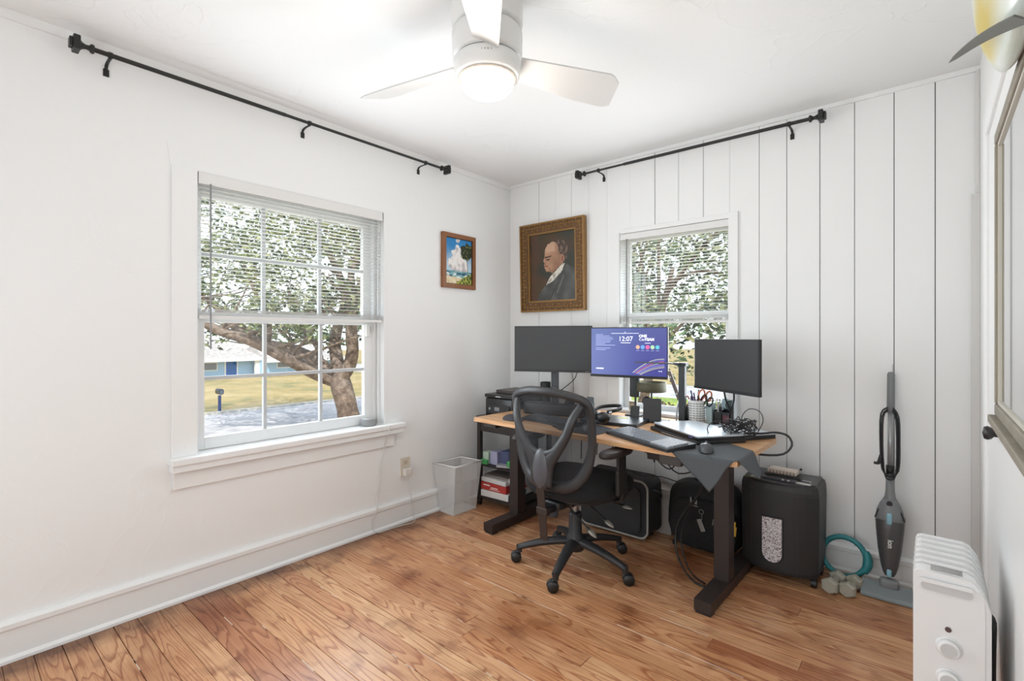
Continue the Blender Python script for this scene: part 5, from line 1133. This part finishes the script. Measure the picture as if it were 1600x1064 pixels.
mb.obox((0, by(.56) - .045, .555), (.135, .024, .15), (radians(-3), 0, 0), .011); mb.tube([(-.105, by(.66) - .04, .675), (-.05, by(.64) - .042, .645), (0, by(.63) - .043, .637), (.05, by(.64) - .042, .645), (.105, by(.66) - .04, .675)], (.022, .011), 8, flat=(0, 0, 1))
P_('spine', mb, CHP)
P_('lumbar_shell', MB().sph((0, by(.56) - .050, .560), (.052, .020, .105), 20, 14), CHS)
P_('back_bar', MB().obox((0, -.275, .41), (.050, .008, .16), (radians(8), 0, 0), .003).obox((0, -.262, .285), (.050, .006, .16), (radians(6), 0, 0), .003).box(-.034, .034, -.275, -.245, .335, .372, .004), mat('bar_brown_black', '#3b3330', .4, .3))
# right arm (only the right arm rest shows) and its twin
for s in (1, -1):
    mb = MB().obox((s * .288, -.01, .575), (.014, .070, .15), None, .004).obox((s * .288, -.01, .50), (.020, .080, .12), None, .005).tube([(s * .16, .02, .398), (s * .25, .02, .395), (s * .285, .02, .42), (s * .288, .02, .47)], (.026, .008), 8, flat=(0, 1, 0))
    P_('arm_post', mb, mat('arm_black', '#252322', .45))
    mb = cushion(.085, .25, .655, .688, 2.6); mb.v = [v + Vector((s * .285, -.05, -.018)) for v in mb.v]; P_('arm_pad', mb, mat('arm_pad_dark', '#302a29', .5))
# paddle levers
TIP = mat('clear_lever_tip', '#8f8c84', .15, .3)
for (a, b_) in (((.10, -.05, .375), (.235, -.065, .315)), ((.09, .06, .375), (.275, .03, .372)), ((.05, -.13, .36), (.20, -.155, .285))):
    a = Vector(a); b_ = Vector(b_); d = (b_ - a).normalized(); M = d.to_track_quat('Z', 'Y').to_matrix()
    o = P_('lever', MB().cyl(a, b_, .0045, seg=8).cyl(b_ - d * .02, b_, .006, .009, seg=8), BLACK)
    part('lever_tip', MB().lathe([(0, 0), (.010, .0), (.017, .012), (.015, .030), (.008, .048), (0, .056)], b_, 12, M, sx=1, sy=.45), TIP, ch, local=True)

# ---------------------------------------------------------------- under the desk
SF = mat('suitcase_black', '#2a2a2b', .7, bump=.25, bscale=200); PIPE = mat('grey_piping', '#a09e98', .5)
sx0, sx1, sy0_, sy1_ = .915, 1.375, -.37, -.19
t = thing('suitcase', 'black soft suitcase with pale grey piping under the desk', 'suitcase', (1.15, -.28, 0))
FX = lambda a, b, h: (a, h, b)
part('shell', MB().prism(rrect(.46, .335, .05, 6, 1.145, .190), sy0_, sy1_, FX, False), SF, t)
part('front_pocket', MB().prism(rrect(.40, .27, .04, 6, 1.135, .185), sy0_ - .014, sy0_, FX), SF, t)
part('piping', MB().tube([(a, sy0_ + .0, b) for a, b in rrect(.46, .335, .05, 6, 1.145, .190)], .006, 8, closed=True, smooth=1), PIPE, t)
part('piping', MB().tube([(a, sy1_ - .0, b) for a, b in rrect(.46, .335, .05, 6, 1.145, .190)], .005, 8, closed=True, smooth=1), SF, t)
part('side_handle', MB().tube([(1.377, -.30, .30), (1.41, -.285, .29), (1.415, -.27, .26), (1.38, -.26, .225)], (.010, .004), 8, flat=(0, 1, 0)), BLACK, t)
for x in (.95, 1.33): part('foot', MB().cyl((x, -.33, 0), (x, -.33, .024), .010, seg=10), mat('foot_grey', '#8b857c', .5), t); part('foot', MB().cyl((x, -.22, 0), (x, -.22, .024), .010, seg=10), BLACK, t)
t = thing('white_cardboard_box', 'tall off-white box standing between suitcase and black bag', 'box', (1.35, -.11, 0))
part('carton', MB().box(1.25, 1.43, -.165, -.045, .001, .27, .004), mat('offwhite_carton', '#A9A29B', .6), t); part('lid_flap', MB().box(1.248, 1.432, -.167, -.043, .245, .275, .003), mat('carton_lid', '#B5AFA8', .6), t)
t = thing('laptop_bag', 'bulky black fabric bag with a grey tag hanging on its front', 'bag', (1.66, -.22, 0))
def pillow(cx, cy, cz, w_, d_, h_, seed, amp=.012, n=3.4):
    mb = MB(); V = []; R_ = 16; N = 36
    for j in range(R_ + 1):
        ph = -pi / 2 + pi * j / R_; cz_ = math.copysign(abs(sin(ph)) ** (2 / 3.2), sin(ph)); cr = abs(cos(ph)) ** (2 / n)
        for i in range(N):
            x, y = superell(w_ / 2, d_ / 2, n, 2 * pi * i / N); p = Vector((x * cr, y * cr, cz_ * h_ / 2)); k_ = amp * noise.noise(p * 9 + Vector((seed, 0, 0)))
            V.append((cx + p.x * (1 + k_ * 3), cy + p.y + k_ * (1 if y > 0 else -1), max(.002, cz + p.z + k_)))
    return mb.add(V, [(j * N + i, j * N + (i + 1) % N, (j + 1) * N + (i + 1) % N, (j + 1) * N + i) for j in range(R_) for i in range(N)], True)
BAGF = mat('bag_black_fabric', '#161617', .8, bump=.6, bscale=40)
part('bag_body', pillow(1.655, -.20, .195, .425, .20, .39, 3), BAGF, t); part('front_pocket', pillow(1.665, -.295, .165, .37, .05, .28, 8, .006), BAGF, t)
part('handle', MB().tube([(1.60, -.21, .375), (1.61, -.21, .405), (1.68, -.21, .412), (1.75, -.21, .405), (1.76, -.21, .375)], (.012, .004), 8, flat=(0, 1, 0)), BAGF, t)
part('logo_patch', MB().box(1.605, 1.65, -.326, -.322, .268, .272).box(1.608, 1.616, -.326, -.322, .282, .315).box(1.622, 1.628, -.326, -.322, .278, .300).box(1.634, 1.646, -.326, -.322, .280, .318), mat('patch_silver', '#8a8983', .5), t)
tg = part('luggage_tag', MB().obox((1.672, -.335, .175), (.026, .004, .068), (0, radians(-22), 0), .002), mat('tag_grey', '#8e8c88', .4), t); part('tag_ring', MB().tube([(1.672 + .012 * cos(a), -.332, .248 + .012 * sin(a)) for a in [k * pi / 5 for k in range(10)]], .0015, 6, closed=True).cyl((1.676, -.333, .236), (1.676, -.333, .205), .0015, seg=6), mat('ring_silver', '#9b9a97', .3, .8), tg)
part('zip_pull', MB().obox((1.735, -.33, .205), (.008, .004, .035), (0, radians(10), 0), .002), mat('pull_grey', '#6a6966', .5), t)
for x in (1.49, 1.85): part('foot', MB().cyl((x, -.26, 0), (x, -.26, .02), .010, seg=10), BLACK, t)
mb = MB().tube([(1.80, -.63, .66), (1.79, -.60, .54), (1.745, -.56, .42), (1.67, -.55, .32), (1.625, -.56, .22), (1.63, -.58, .12), (1.68, -.62, .05), (1.76, -.66, .012), (1.84, -.665, .012)], .0055, 8)
solo('power_cable', mb, BLACK, 'thick black cable loop hanging from the desk to the floor', 'cable', (1.65, -.56, .3))
mb = MB().tube([(1.79, -.62, .66), (1.78, -.58, .50), (1.73, -.54, .40), (1.665, -.53, .28), (1.64, -.54, .16), (1.675, -.57, .06), (1.73, -.60, .014), (1.80, -.64, .012)], .004, 8)
solo('power_cable', mb, BLACK, 'thinner black cable loop beside the thick one under the desk', 'cable', (1.66, -.54, .3))
solo('power_cable', MB().tube([(1.83, -.60, .66), (1.83, -.57, .56), (1.86, -.52, .42), (1.865, -.50, .25), (1.84, -.48, .10), (1.83, -.47, .012)], .003, 6), BLACK, 'thin black cable hanging in front of the bag beside the right leg', 'cable', (1.85, -.53, .3))
mb = MB().tube([(1.43, -.55, .681), (1.47, -.54, .64), (1.49, -.54, .60), (1.52, -.54, .54), (1.58, -.54, .51), (1.62, -.54, .56), (1.63, -.54, .63), (1.62, -.55, .681)], .0035, 6)
mb.tube([(1.52, -.53, .681), (1.50, -.53, .63), (1.485, -.53, .58), (1.49, -.53, .53)], .004, 6).tube([(1.50, -.52, .60), (1.55, -.52, .54), (1.62, -.52, .49), (1.72, -.52, .53), (1.79, -.54, .60)], .0035, 6).tube([(1.32, -.52, .46), (1.40, -.50, .435), (1.52, -.50, .45), (1.62, -.50, .44), (1.72, -.52, .49), (1.80, -.55, .58)], .0025, 6)
t = thing('hanging_cables', 'bundle of black cables and a cable clamp hanging under the desk', 'cables', (1.5, -.54, .6)); part('cable_loops', mb, BLACK, t)
part('clamp', MB().obox((1.50, -.54, .605), (.11, .022, .028), (0, radians(-25), 0), .004).obox((1.455, -.54, .595), (.03, .03, .03), (0, radians(-10), 0), .004), BLACK, t)
mb = MB().tube([(1.22, -.52, .681), (1.225, -.52, .62), (1.26, -.50, .56)], .003, 6).tube([(1.24, -.52, .681), (1.235, -.52, .60), (1.21, -.50, .53)], .003, 6).tube([(1.30, -.52, .681), (1.31, -.52, .60), (1.285, -.50, .50)], .003, 6).tube([(1.00, -.50, .681), (1.005, -.50, .60), (.99, -.48, .46)], .004, 6).tube([(1.05, -.50, .681), (1.055, -.50, .58), (1.05, -.48, .42)], .003, 6).tube([(1.13, -.50, .681), (1.12, -.50, .62), (1.10, -.48, .50)], .003, 6)
solo('hanging_cables', mb, BLACK, 'thin black cables hanging behind the chair back under the desk', 'cables', (1.15, -.5, .6))

# ---------------------------------------------------------------- shredder
SHB = mat('shredder_black', '#2b2b2c', .5, bump=.08, bscale=300)
t = thing('paper_shredder', 'tall black paper shredder with a window of shredded paper', 'shredder', (2.06, -.235, 0))
def shprof(s, y0=-.375, y1=-.10, x0=1.875, x1=2.228):      # bowed front
    P = []; n = 14
    for i in range(n + 1):
        u = i / n; x = x0 + (x1 - x0) * u; P.append((x, y0 + .045 * (2 * u - 1) ** 4 + .02 * (2 * u - 1) ** 2))
    P += [(x1, y1), (x0, y1)]; cx, cy = (x0 + x1) / 2, (y0 + y1) / 2
    return [(cx + (a - cx) * s, cy + (b - cy) * s) for a, b in P]
V = []; lev = [(.045, .955), (.06, .975), (.40, 1.0), (.405, 1.0), (.455, .99), (.478, .96), (.486, .90)]; n_ = len(shprof(1))
mb = MB(); V = [(a, b, z) for z, s in lev for a, b in shprof(s)]
mb.add(V, [(j * n_ + i, j * n_ + (i + 1) % n_, (j + 1) * n_ + (i + 1) % n_, (j + 1) * n_ + i) for j in range(len(lev) - 1) for i in range(n_)], False); mb.add(V, [tuple(range((len(lev) - 1) * n_, len(lev) * n_)), tuple(range(n_))])
part('bin_body', mb, SHB, t)
part('cutter_head', MB().prism(shprof(.90), .484, .493), mat('shredder_head', '#3a3a3c', .4), t)
part('seam', MB().prism(shprof(1.003), .428, .4305), BLACK, t)
wx = 2.035
yb = -.3752
def winpts(w_, h_): return [(wx - w_ / 2, .118 + w_ / 2 - w_ / 2 * 0), ] 
P2 = [(wx - .044, .315), (wx - .044, .14)] + [(wx + .044 * cos(a), .14 + .044 * sin(a)) for a in [pi + k * pi / 10 for k in range(1, 10)]] + [(wx + .044, .14), (wx + .044, .315)]
P3 = [(wx + (a - wx) * 1.14, .22 + (b - .22) * 1.06) for a, b in P2]
part('window_bezel', MB().prism(P3, yb - .003, yb + .02, lambda a, b, h: (a, h, b)), BLACK, t)
def shred_mat():
    m = bpy.data.materials.new('shredded_paper'); m.use_nodes = True; n = m.node_tree; b = n.nodes['Principled BSDF']; tcn_ = n.nodes.new('ShaderNodeTexCoord')
    v = n.nodes.new('ShaderNodeTexVoronoi'); v.inputs['Scale'].default_value = 260; n.links.new(tcn_.outputs['Object'], v.inputs['Vector']); r = n.nodes.new('ShaderNodeValToRGB'); e = r.color_ramp.elements
    e[0].color = srgb('#6d5f5c'); e[0].position = .12; e[1].color = srgb('#E3DFE2'); e[1].position = .48; x = e.new(.3); x.color = srgb('#BDB3B2')
    sp_ = n.nodes.new('ShaderNodeSeparateColor'); n.links.new(v.outputs['Color'], sp_.inputs[0]); n.links.new(sp_.outputs[0], r.inputs[0]); n.links.new(r.outputs[0], b.inputs['Base Color']); b.inputs['Roughness'].default_value = .25; return m
part('paper_window', MB().prism(P2, yb - .005, yb + .01, lambda a, b, h: (a, h, b)), shred_mat(), t)
part('paper_slot', MB().box(1.93, 2.18, -.27, -.262, .492, .4945), BLACK, t)
LBL = mat('label_paper', '#C9C6C2', .6)
part('sticker', MB().obox((1.955, -.315, .4938), (.06, .035, .001), (0, 0, -.1)), LBL, t); part('sticker', MB().obox((2.155, -.315, .4938), (.075, .028, .001), (0, 0, -.1)), LBL, t); part('sticker', MB().obox((1.93, -.345, .4938), (.07, .010, .001), (0, 0, -.1)), mat('olive_label', '#8b8a5a', .6), t); part('sticker', MB().obox((2.165, -.26, .4938), (.04, .016, .001), (0, 0, -.1)), LBL, t)
part('control_panel', MB().obox((2.05, -.31, .497), (.16, .055, .010), (0, 0, -.06), .003), mat('panel_navy', '#33343a', .35), t)
part('button', MB().cyl((2.075, -.335, .50), (2.075, -.335, .505), .006, seg=12).cyl((2.10, -.337, .50), (2.10, -.337, .505), .006, seg=12), LBL, t)
for x, y in ((1.905, -.31), (2.205, -.31), (1.905, -.14), (2.205, -.14)): part('caster', MB().cyl((x - .012, y, .020), (x + .012, y, .020), .020, seg=16).box(x - .006, x + .006, y - .01, y + .01, .018, .05), BLACK, t)
t = thing('notepad', 'beige ribbed pad with dark edge lying on the shredder', 'pad', (2.05, -.235, .502))
NB_ = mat('beige_pad', '#CDBFB2', .6)
part('pad', MB().obox((2.055, -.225, .520), (.135, .075, .022), (0, 0, -.05), .005), NB_, t)
mb = MB(); 
for k in range(8): mb.obox((2.002 + k * .0155, -.2645 - k * .0008, .519), (.004, .003, .018))
part('rib', mb, mat('pad_rib', '#8b7a6c', .6), t, kind='stuff'); part('under_plate', MB().obox((2.055, -.235, .5045), (.15, .09, .008), (0, 0, -.05), .002), BLACK, t)
part('antenna', MB().sph((2.13, -.20, .535), .006, 8, 6).cyl((2.115, -.205, .527), (2.13, -.20, .535), .002, seg=6), BLACK, t)
solo('yellow_tool', MB().obox((1.860, -.375, .20), (.014, .012, .05), (0, .1, 0), .003).obox((1.860, -.375, .235), (.008, .008, .03), (0, .1, 0), .002), mat('yellow_tool_plastic', '#C9A23a', .4), 'small yellow-ended tool hanging between bag and shredder', 'tool', (1.860, -.375, .2))
# ---------------------------------------------------------------- ring, dumbbells, vacuum
TL = mat('teal_rubber', '#2F8287', .45, bump=.05, bscale=100)
t = thing('exercise_ring', 'teal exercise ring leaning on the baseboard beside the shredder', 'exercise ring', (2.335, -.16, 0))
rc = Vector((2.303, -.110, .112)); tilt = radians(-16); Rr = .093
Rm = Matrix.Rotation(radians(-4), 3, 'Z') @ Matrix.Rotation(tilt, 3, 'X')
def rp(a, r=Rr): return rc + Rm @ Vector((r * cos(a), 0, r * sin(a) * .98))
part('ring_band', MB().tube([rp(2 * pi * i / 28) for i in range(28)], (.024, .013), 10, closed=True, flat=Rm @ Vector((0, 1, 0)), smooth=1), TL, t)
for a0 in (0, pi):
    part('grip_pad', MB().tube([rp(a0 + s, Rr + .006) for s in (-.55, -.35, -.15, .1, .35, .5)], [(.024, .014), (.028, .018), (.031, .021), (.031, .021), (.028, .018), (.024, .014)], 10, flat=Rm @ Vector((0, 1, 0))), TL, t)
DB = mat('grey_vinyl', '#A9A597', .6, bump=.1, bscale=60)
for k, (a, b_, lb) in enumerate((((2.268, -.335, .033), (2.292, -.190, .033), 'grey hexagonal dumbbell lying nearest the shredder'), ((2.336, -.322, .032), (2.360, -.180, .032), 'grey hexagonal dumbbell on the right of the pair'))):
    a = Vector(a); b_ = Vector(b_); d = (b_ - a).normalized(); t = thing('dumbbell', lb, 'dumbbell', ((a + b_) / 2).to_tuple()[:2] + (0,), group='pair of grey dumbbells')
    part('handle', MB().cyl(a + d * .03, b_ - d * .03, .015, seg=14), DB, t)
    for p, s in ((a, 1), (b_, -1)):
        e = d * s; o_ = Vector((0, 0, 1)).cross(e).normalized(); u_ = e.cross(o_); r_ = a.z / cos(pi / 6)
        V = []
        for dist, rr in ((0, .80), (.010, 1.0), (.040, 1.0), (.052, .78)):
            for i in range(6): t_ = pi / 6 + i * pi / 3 + pi / 6 * 0; V.append(p + e * (dist * .8) + u_ * (r_ * rr * sin(t_)) + o_ * (r_ * rr * cos(t_)))
        mb = MB().add(V, [(j * 6 + i, j * 6 + (i + 1) % 6, (j + 1) * 6 + (i + 1) % 6, (j + 1) * 6 + i) for j in range(3) for i in range(6)] + [tuple(range(6)), tuple(range(18, 24))])
        part('weight', mb, DB, t)
t = thing('stick_vacuum', 'grey stick vacuum with blue buttons leaning on the plank wall', 'vacuum', (2.49, -.16, 0))
VG = mat('vacuum_grey', '#7b7d7f', .4); VD = mat('vacuum_smoke', '#4d4c4d', .3); VB = mat('vacuum_blue', '#8ebccb', .35); VL = mat('vacuum_silver', '#A6A8A9', .3, .4)
def vp(s): return Vector((2.487 + .018 * (1 - s) * 0, -.165 + .13 * s, 1.04 * s))     # axis leaning to the wall
ax_ = (vp(1) - vp(0)).normalized(); XV = Vector((1, 0, 0)); YV = ax_.cross(XV).normalized() * -1
YV = XV.cross(ax_); 
def vsec(levels, seg=18):
    V = []
    for s, w_, d_ in levels:
        for i in range(seg): a = 2 * pi * i / seg; V.append(vp(s) + XV * (w_ * cos(a)) + YV * (d_ * sin(a)))
    n = len(levels); return MB().add(V, [(j * seg + i, j * seg + (i + 1) % seg, (j + 1) * seg + (i + 1) % seg, (j + 1) * seg + i) for j in range(n - 1) for i in range(seg)] + [tuple(range(seg)), tuple(range((n - 1) * seg, n * seg))], True)
part('handle_grip', vsec([(.81, .012, .012), (.815, .0165, .017), (.99, .0155, .016), (1.0, .011, .012)]), VG, t)
part('wand', vsec([(.555, .0125, .012), (.815, .0125, .012)]), VL, t)
part('cord_hook', vsec([(.530, .017, .018), (.572, .018, .019)]), BLACK, t)
part('neck', vsec([(.40, .040, .034), (.43, .022, .024), (.46, .018, .020), (.54, .0165, .018)]), VG, t)
part('motor_housing', vsec([(.325, .056, .045), (.335, .058, .047), (.37, .052, .043), (.40, .040, .036), (.42, .028, .028)]), VG, t)
part('dust_cup', vsec([(.085, .018, .018), (.10, .026, .024), (.13, .034, .030), (.20, .046, .038), (.28, .054, .044), (.325, .057, .046), (.332, .055, .044)]), VD, t)
for sx_ in (-1, 1): part('vent_strip', MB().obox(vp(.355) + XV * (sx_ * .049) - YV * 0, (.006, .05, .045), (0, radians(-sx_ * 18), 0), .002), BLACK, t)
fr = (vp(0) + Vector((0, 0, 0)))
def vfront(s, off): return vp(s) - Vector((0, off, 0))
part('release_button', MB().obox(vfront(.345, .047), (.020, .010, .052), None, .009), VB, t)
part('latch', MB().obox(vfront(.103, .024), (.019, .012, .036), None, .008), VB, t)
part('power_button', MB().cyl(vfront(.408, .030), vfront(.408, .038), .012, seg=16), BLACK, t)
part('foot_neck', MB().obox((2.487, -.170, .055), (.075, .05, .05), None, .012).cyl((2.42, -.165, .03), (2.44, -.165, .03), .022, seg=14).cyl((2.535, -.165, .03), (2.555, -.165, .03), .022, seg=14), VG, t)
part('floor_head', MB().prism([(-.065, .004), (.055, .004), (.055, .040), (.02, .055), (-.055, .022), (-.065, .012)], 2.383, 2.625, lambda a, b, h: (h, -.185 + a, b)), mat('vacuum_head_grey', '#7f8789', .35), t)
text('logo', 'ion', .030, Matrix.Translation(vfront(.238, .0505) + Vector((-.004, -.002, 0))) @ Matrix.Rotation(radians(90 - 7), 4, 'X') @ Matrix.Rotation(radians(-90), 4, 'Z'), mat('logo_pale', '#DAD8D4', .4), t, extrude=.002, bold=.0006)
mb = MB()
for q, (w_, zlo, zhi) in enumerate(((.030, .54, .86), (.036, .55, .87), (.026, .53, .855))):
    y_ = vp(.7).y - .028 - q * .006
    mb.tube([(2.487 - .012, y_ + .03, zhi), (2.487 - w_, y_ + .01, zhi - .03), (2.487 - w_ - .002, y_, (zlo + zhi) / 2), (2.487 - w_ + .006, y_ - .012, zlo + .03), (2.487, y_ - .018, zlo + .005), (2.487 + w_ - .004, y_ - .012, zlo + .03), (2.487 + w_, y_, (zlo + zhi) / 2), (2.487 + w_ - .004, y_ + .01, zhi - .04), (2.487 + .010, y_ + .03, zhi)], .0036, 6)
o_ = part('power_cord', mb, BLACK, t); part('plug', MB().obox((2.448, -.125, .625), (.014, .018, .045), (0, .25, 0), .004).obox((2.436, -.125, .605), (.022, .012, .012), None, .002), BLACK, o_)
solo('wall_hook', MB().cyl((2.492, -.004, 1.02), (2.492, -.004, 1.075), .0012, seg=6).cyl((2.492, 0, 1.075), (2.492, -.012, 1.075), .002, seg=6), VL, 'tiny wire hook on the plank wall above the stick vacuum', 'hook', (2.492, 0, 1.05))

# ---------------------------------------------------------------- oil radiator
HW = mat('radiator_white', '#E8E7E6', .35); HG = mat('radiator_grey', '#C9C8C7', .4)
hx0, hx1, hyf, hyb = 2.600, 2.755, -1.375, -1.05
t = thing('oil_radiator', 'white oil-filled radiator with two dials at the right edge', 'heater', (2.68, -1.22, 0))
def finpts(w_, h0, h1, sl=.06): # rounded top that falls to the right
    cx = (hx0 + hx1) / 2; return [(cx - w_ / 2, h0), (cx + w_ / 2, h0), (cx + w_ / 2, h1 - .075), (cx + w_ / 2 - .012, h1 - .035), (cx + w_ / 2 - .030, h1 - .008), (cx + w_ / 2 - .045, h1 - .001), (cx - w_ / 2 + .016, h1), (cx - w_ / 2 + .004, h1 - .005), (cx - w_ / 2, h1 - .016)]
FY = lambda a, b, h: (a, h, b)
part('end_panel', MB().prism(finpts(.150, .06, .600), hyf, hyf + .045, FY).prism(finpts(.152, .055, .604), hyf + .008, hyf + .036, FY), HW, t)
part('control_face', MB().prism(rrect(.128, .50, .018, 5, 2.677, .325), hyf - .004, hyf, FY), HW, t)
part('grip_recess', MB().prism(rrect(.100, .022, .010, 5, 2.668, .563), hyf - .0075, hyf - .004, FY), HG, t)
part('grip_lip', MB().prism(rrect(.104, .008, .004, 4, 2.668, .577), hyf - .012, hyf - .004, FY), HW, t)
for k in range(6):
    y_ = hyf + .050 + k * .0455
    V = []; P0 = finpts(.142, .07, .585); P1 = finpts(.154, .06, .602)
    part('fin', MB().prism(P0, y_ - .008, y_ + .038, FY).prism(P1, y_ + .004, y_ + .026, FY), HW, t)
part('oil_tube', MB().cyl((2.677, hyf + .02, .50), (2.677, hyb, .50), .022, seg=16).cyl((2.677, hyf + .02, .12), (2.677, hyb, .12), .022, seg=16), HW, t)
mb = MB()
for k in range(4): mb.box(2.637, 2.70, hyf + .004 + k * .010, hyf + .0065 + k * .010, .6035, .6050)
part('vent_slots', mb, mat('vent_dark', '#8e8c8a', .7), t, kind='stuff')
part('indicator_lamp', MB().cyl((2.672, hyf - .004, .462), (2.672, hyf - .007, .462), .0065, seg=16), mat('lamp_dark', '#5a4846', .3), t)
for z_ in (.416, .335):
    d_ = part('dial', MB().lathe([(0, 0), (.027, 0), (.027, .003), (0, .0035)], (2.673, hyf - .004, z_), 28, Matrix.Rotation(radians(90), 3, 'X')).lathe([(0, .003), (.0225, .003), (.0215, .016), (.0200, .018), (0, .018)], (2.673, hyf - .004, z_), 28, Matrix.Rotation(radians(90), 3, 'X')), HW, t)
    part('dial_cap', MB().cyl((2.673, hyf - .0215, z_), (2.673, hyf - .0225, z_), .017, seg=24), HG, d_)
for y_ in (hyf + .03, hyb - .03):
    part('caster_bar', MB().box(2.60, 2.755, y_ - .012, y_ + .012, .045, .062, .003).cyl((2.615, y_ - .01, .022), (2.615, y_ + .01, .022), .022, seg=14).cyl((2.74, y_ - .01, .022), (2.74, y_ + .01, .022), .022, seg=14), mat('caster_white', '#cfcfcd', .4), t)
mb = MB()
for k, (xx, yy) in enumerate(((2.772, -1.02), (2.780, -1.0), (2.777, -1.04), (2.785, -.98))): mb.tube([(xx - .004 * k, yy, .37), (xx, yy - .01, .35), (xx - .003, yy - .04, .28), (xx - .008, yy - .10, .16), (xx - .01, yy - .16, .05), (xx - .02, yy - .2, .012)], .0045, 6)
solo('radiator_cord', mb, mat('cord_grey', '#4b4a4a', .6), 'bunch of dark grey cords hanging behind the white radiator', 'cord', (2.775, -1.0, .3))

# ---------------------------------------------------------------- mounted fish at upper right
FISHM = paint_mat('painted_fish', .28)
t = thing('mounted_fish', 'mounted fish with yellow and pearly belly on the right wall', 'fish mount', (2.75, -1.95, 1.95))
prof = [(0, .012, .02), (.02, .032, .075), (.05, .046, .12), (.10, .058, .155), (.18, .068, .175), (.30, .074, .185), (.45, .070, .170), (.60, .055, .135), (.75, .036, .085), (.86, .02, .045), (.92, .014, .03)]
NS = 26; V = []; C_ = []
def fz0(s): return 1.915 - .03 * s
for s, hw, hh in prof:
    for i in range(NS):
        a = 2 * pi * i / NS; nx_ = cos(a); nz_ = sin(a)
        sh = 1 - .25 * max(0, -nz_) ** 2 
        V.append((2.752 + hw * .78 * nx_ * sh, -1.545 - s, fz0(s) + hh * nz_))
        n1 = noise.noise(Vector((s * 9, nx_ * 2, nz_ * 2))); cc = mixc(hx('#E9EFEA'), hx('#CBD3C4'), sst(-.3, .5, n1))
        dy = abs(math.atan2(nz_, nx_) + radians(142)) / .55 + abs(s - .26) / .2 + n1 * .5
        cc = mixc(hx('#D6BE3c'), cc, sst(.55, 1.3, dy)); cc = mixc(cc, hx('#A9D8CC'), .75 * sst(.13, .03, s)); cc = mixc(cc, hx('#C19C84'), .8 * sst(.15, .6, nx_) * sst(.2, -.2, nz_)); cc = mixc(cc, hx('#4c9a70'), sst(.1, .7, nz_)); C_.append(cc)
F = [(j * NS + i, j * NS + (i + 1) % NS, (j + 1) * NS + (i + 1) % NS, (j + 1) * NS + i) for j in range(len(prof) - 1) for i in range(NS)] + [tuple(range(NS)), tuple(range((len(prof) - 1) * NS, len(prof) * NS))]
inv = RM[t.name].inverted(); me = bpy.data.meshes.new('fish_body'); me.from_pydata([inv @ Vector(p) for p in V], [], F); me.materials.append(FISHM)
ca = me.color_attributes.new('paint', 'FLOAT_COLOR', 'POINT'); ca.data.foreach_set('color', [q for c in C_ for q in (*c, 1)]); me.polygons.foreach_set('use_smooth', [True] * len(F))
o = bpy.data.objects.new('body', me); COL.objects.link(o); o.parent = t; RM[o.name] = RM[t.name]
sb = o.modifiers.new('smooth', 'SUBSURF'); sb.levels = 1; sb.render_levels = 2
FIN = mat('fin_grey', '#56574c', .4, var=.2, vscale=20)
def finblade(root, tip, w0, n=10, nrm=(0, 0, 1), curve=(0, 0, 0)):
    root = Vector(root); tip = Vector(tip); d = (tip - root).normalized(); o_ = d.cross(Vector(nrm)).normalized(); k_ = d.cross(o_); V = []
    for i in range(n + 1):
        s = i / n; w_ = w0 * (1 - s) ** .55 * (1 if s < .98 else .3) + .0006; c = root.lerp(tip, s) + Vector(curve) * sin(pi * s)
        for a, b_ in ((1, .0015), (-1, .0015), (-1, -.0015), (1, -.0015)): V.append(c + o_ * (a * w_) + k_ * b_)
    F = [(i * 4 + j, i * 4 + (j + 1) % 4, (i + 1) * 4 + (j + 1) % 4, (i + 1) * 4 + j) for i in range(n) for j in range(4)] + [(0, 1, 2, 3), (4 * n, 4 * n + 1, 4 * n + 2, 4 * n + 3)]
    return MB().add(V, F)
part('pectoral_fin', finblade((2.745, -2.015, 1.696), (2.667, -1.749, 1.770), .0125, nrm=(.3, .6, 1), curve=(.0, -.004, .006)), FIN, t)
part('pelvic_fin', finblade((2.782, -1.70, 1.80), (2.770, -1.655, 1.755), .004, nrm=(1, 0, .2)), FIN, t)
part('tail_fin', finblade((2.746, -2.45, 1.94), (2.752, -2.62, 2.12), .05, nrm=(1, 0, 0)), FIN, t); part('tail_fin', finblade((2.746, -2.45, 1.93), (2.752, -2.62, 1.76), .05, nrm=(1, 0, 0)), FIN, t)
part('dorsal_fin', finblade((2.748, -1.75, 2.11), (2.75, -2.35, 2.09), .06, nrm=(1, 0, 0)), FIN, t)
part('eye', MB().sph((2.714, -1.635, 1.945), (.006, .014, .014), 12, 8), mat('eye_black', '#15181a', .1), t)
part('mouth_line', MB().tube([(2.734, -1.556, 1.885), (2.722, -1.58, 1.866), (2.717, -1.61, 1.858)], .0022, 6), mat('gill_dark', '#5d6b66', .5), t)
part('mount_bracket', MB().box(2.79, X1, -2.0, -1.85, 1.90, 2.0), BLACK, t)
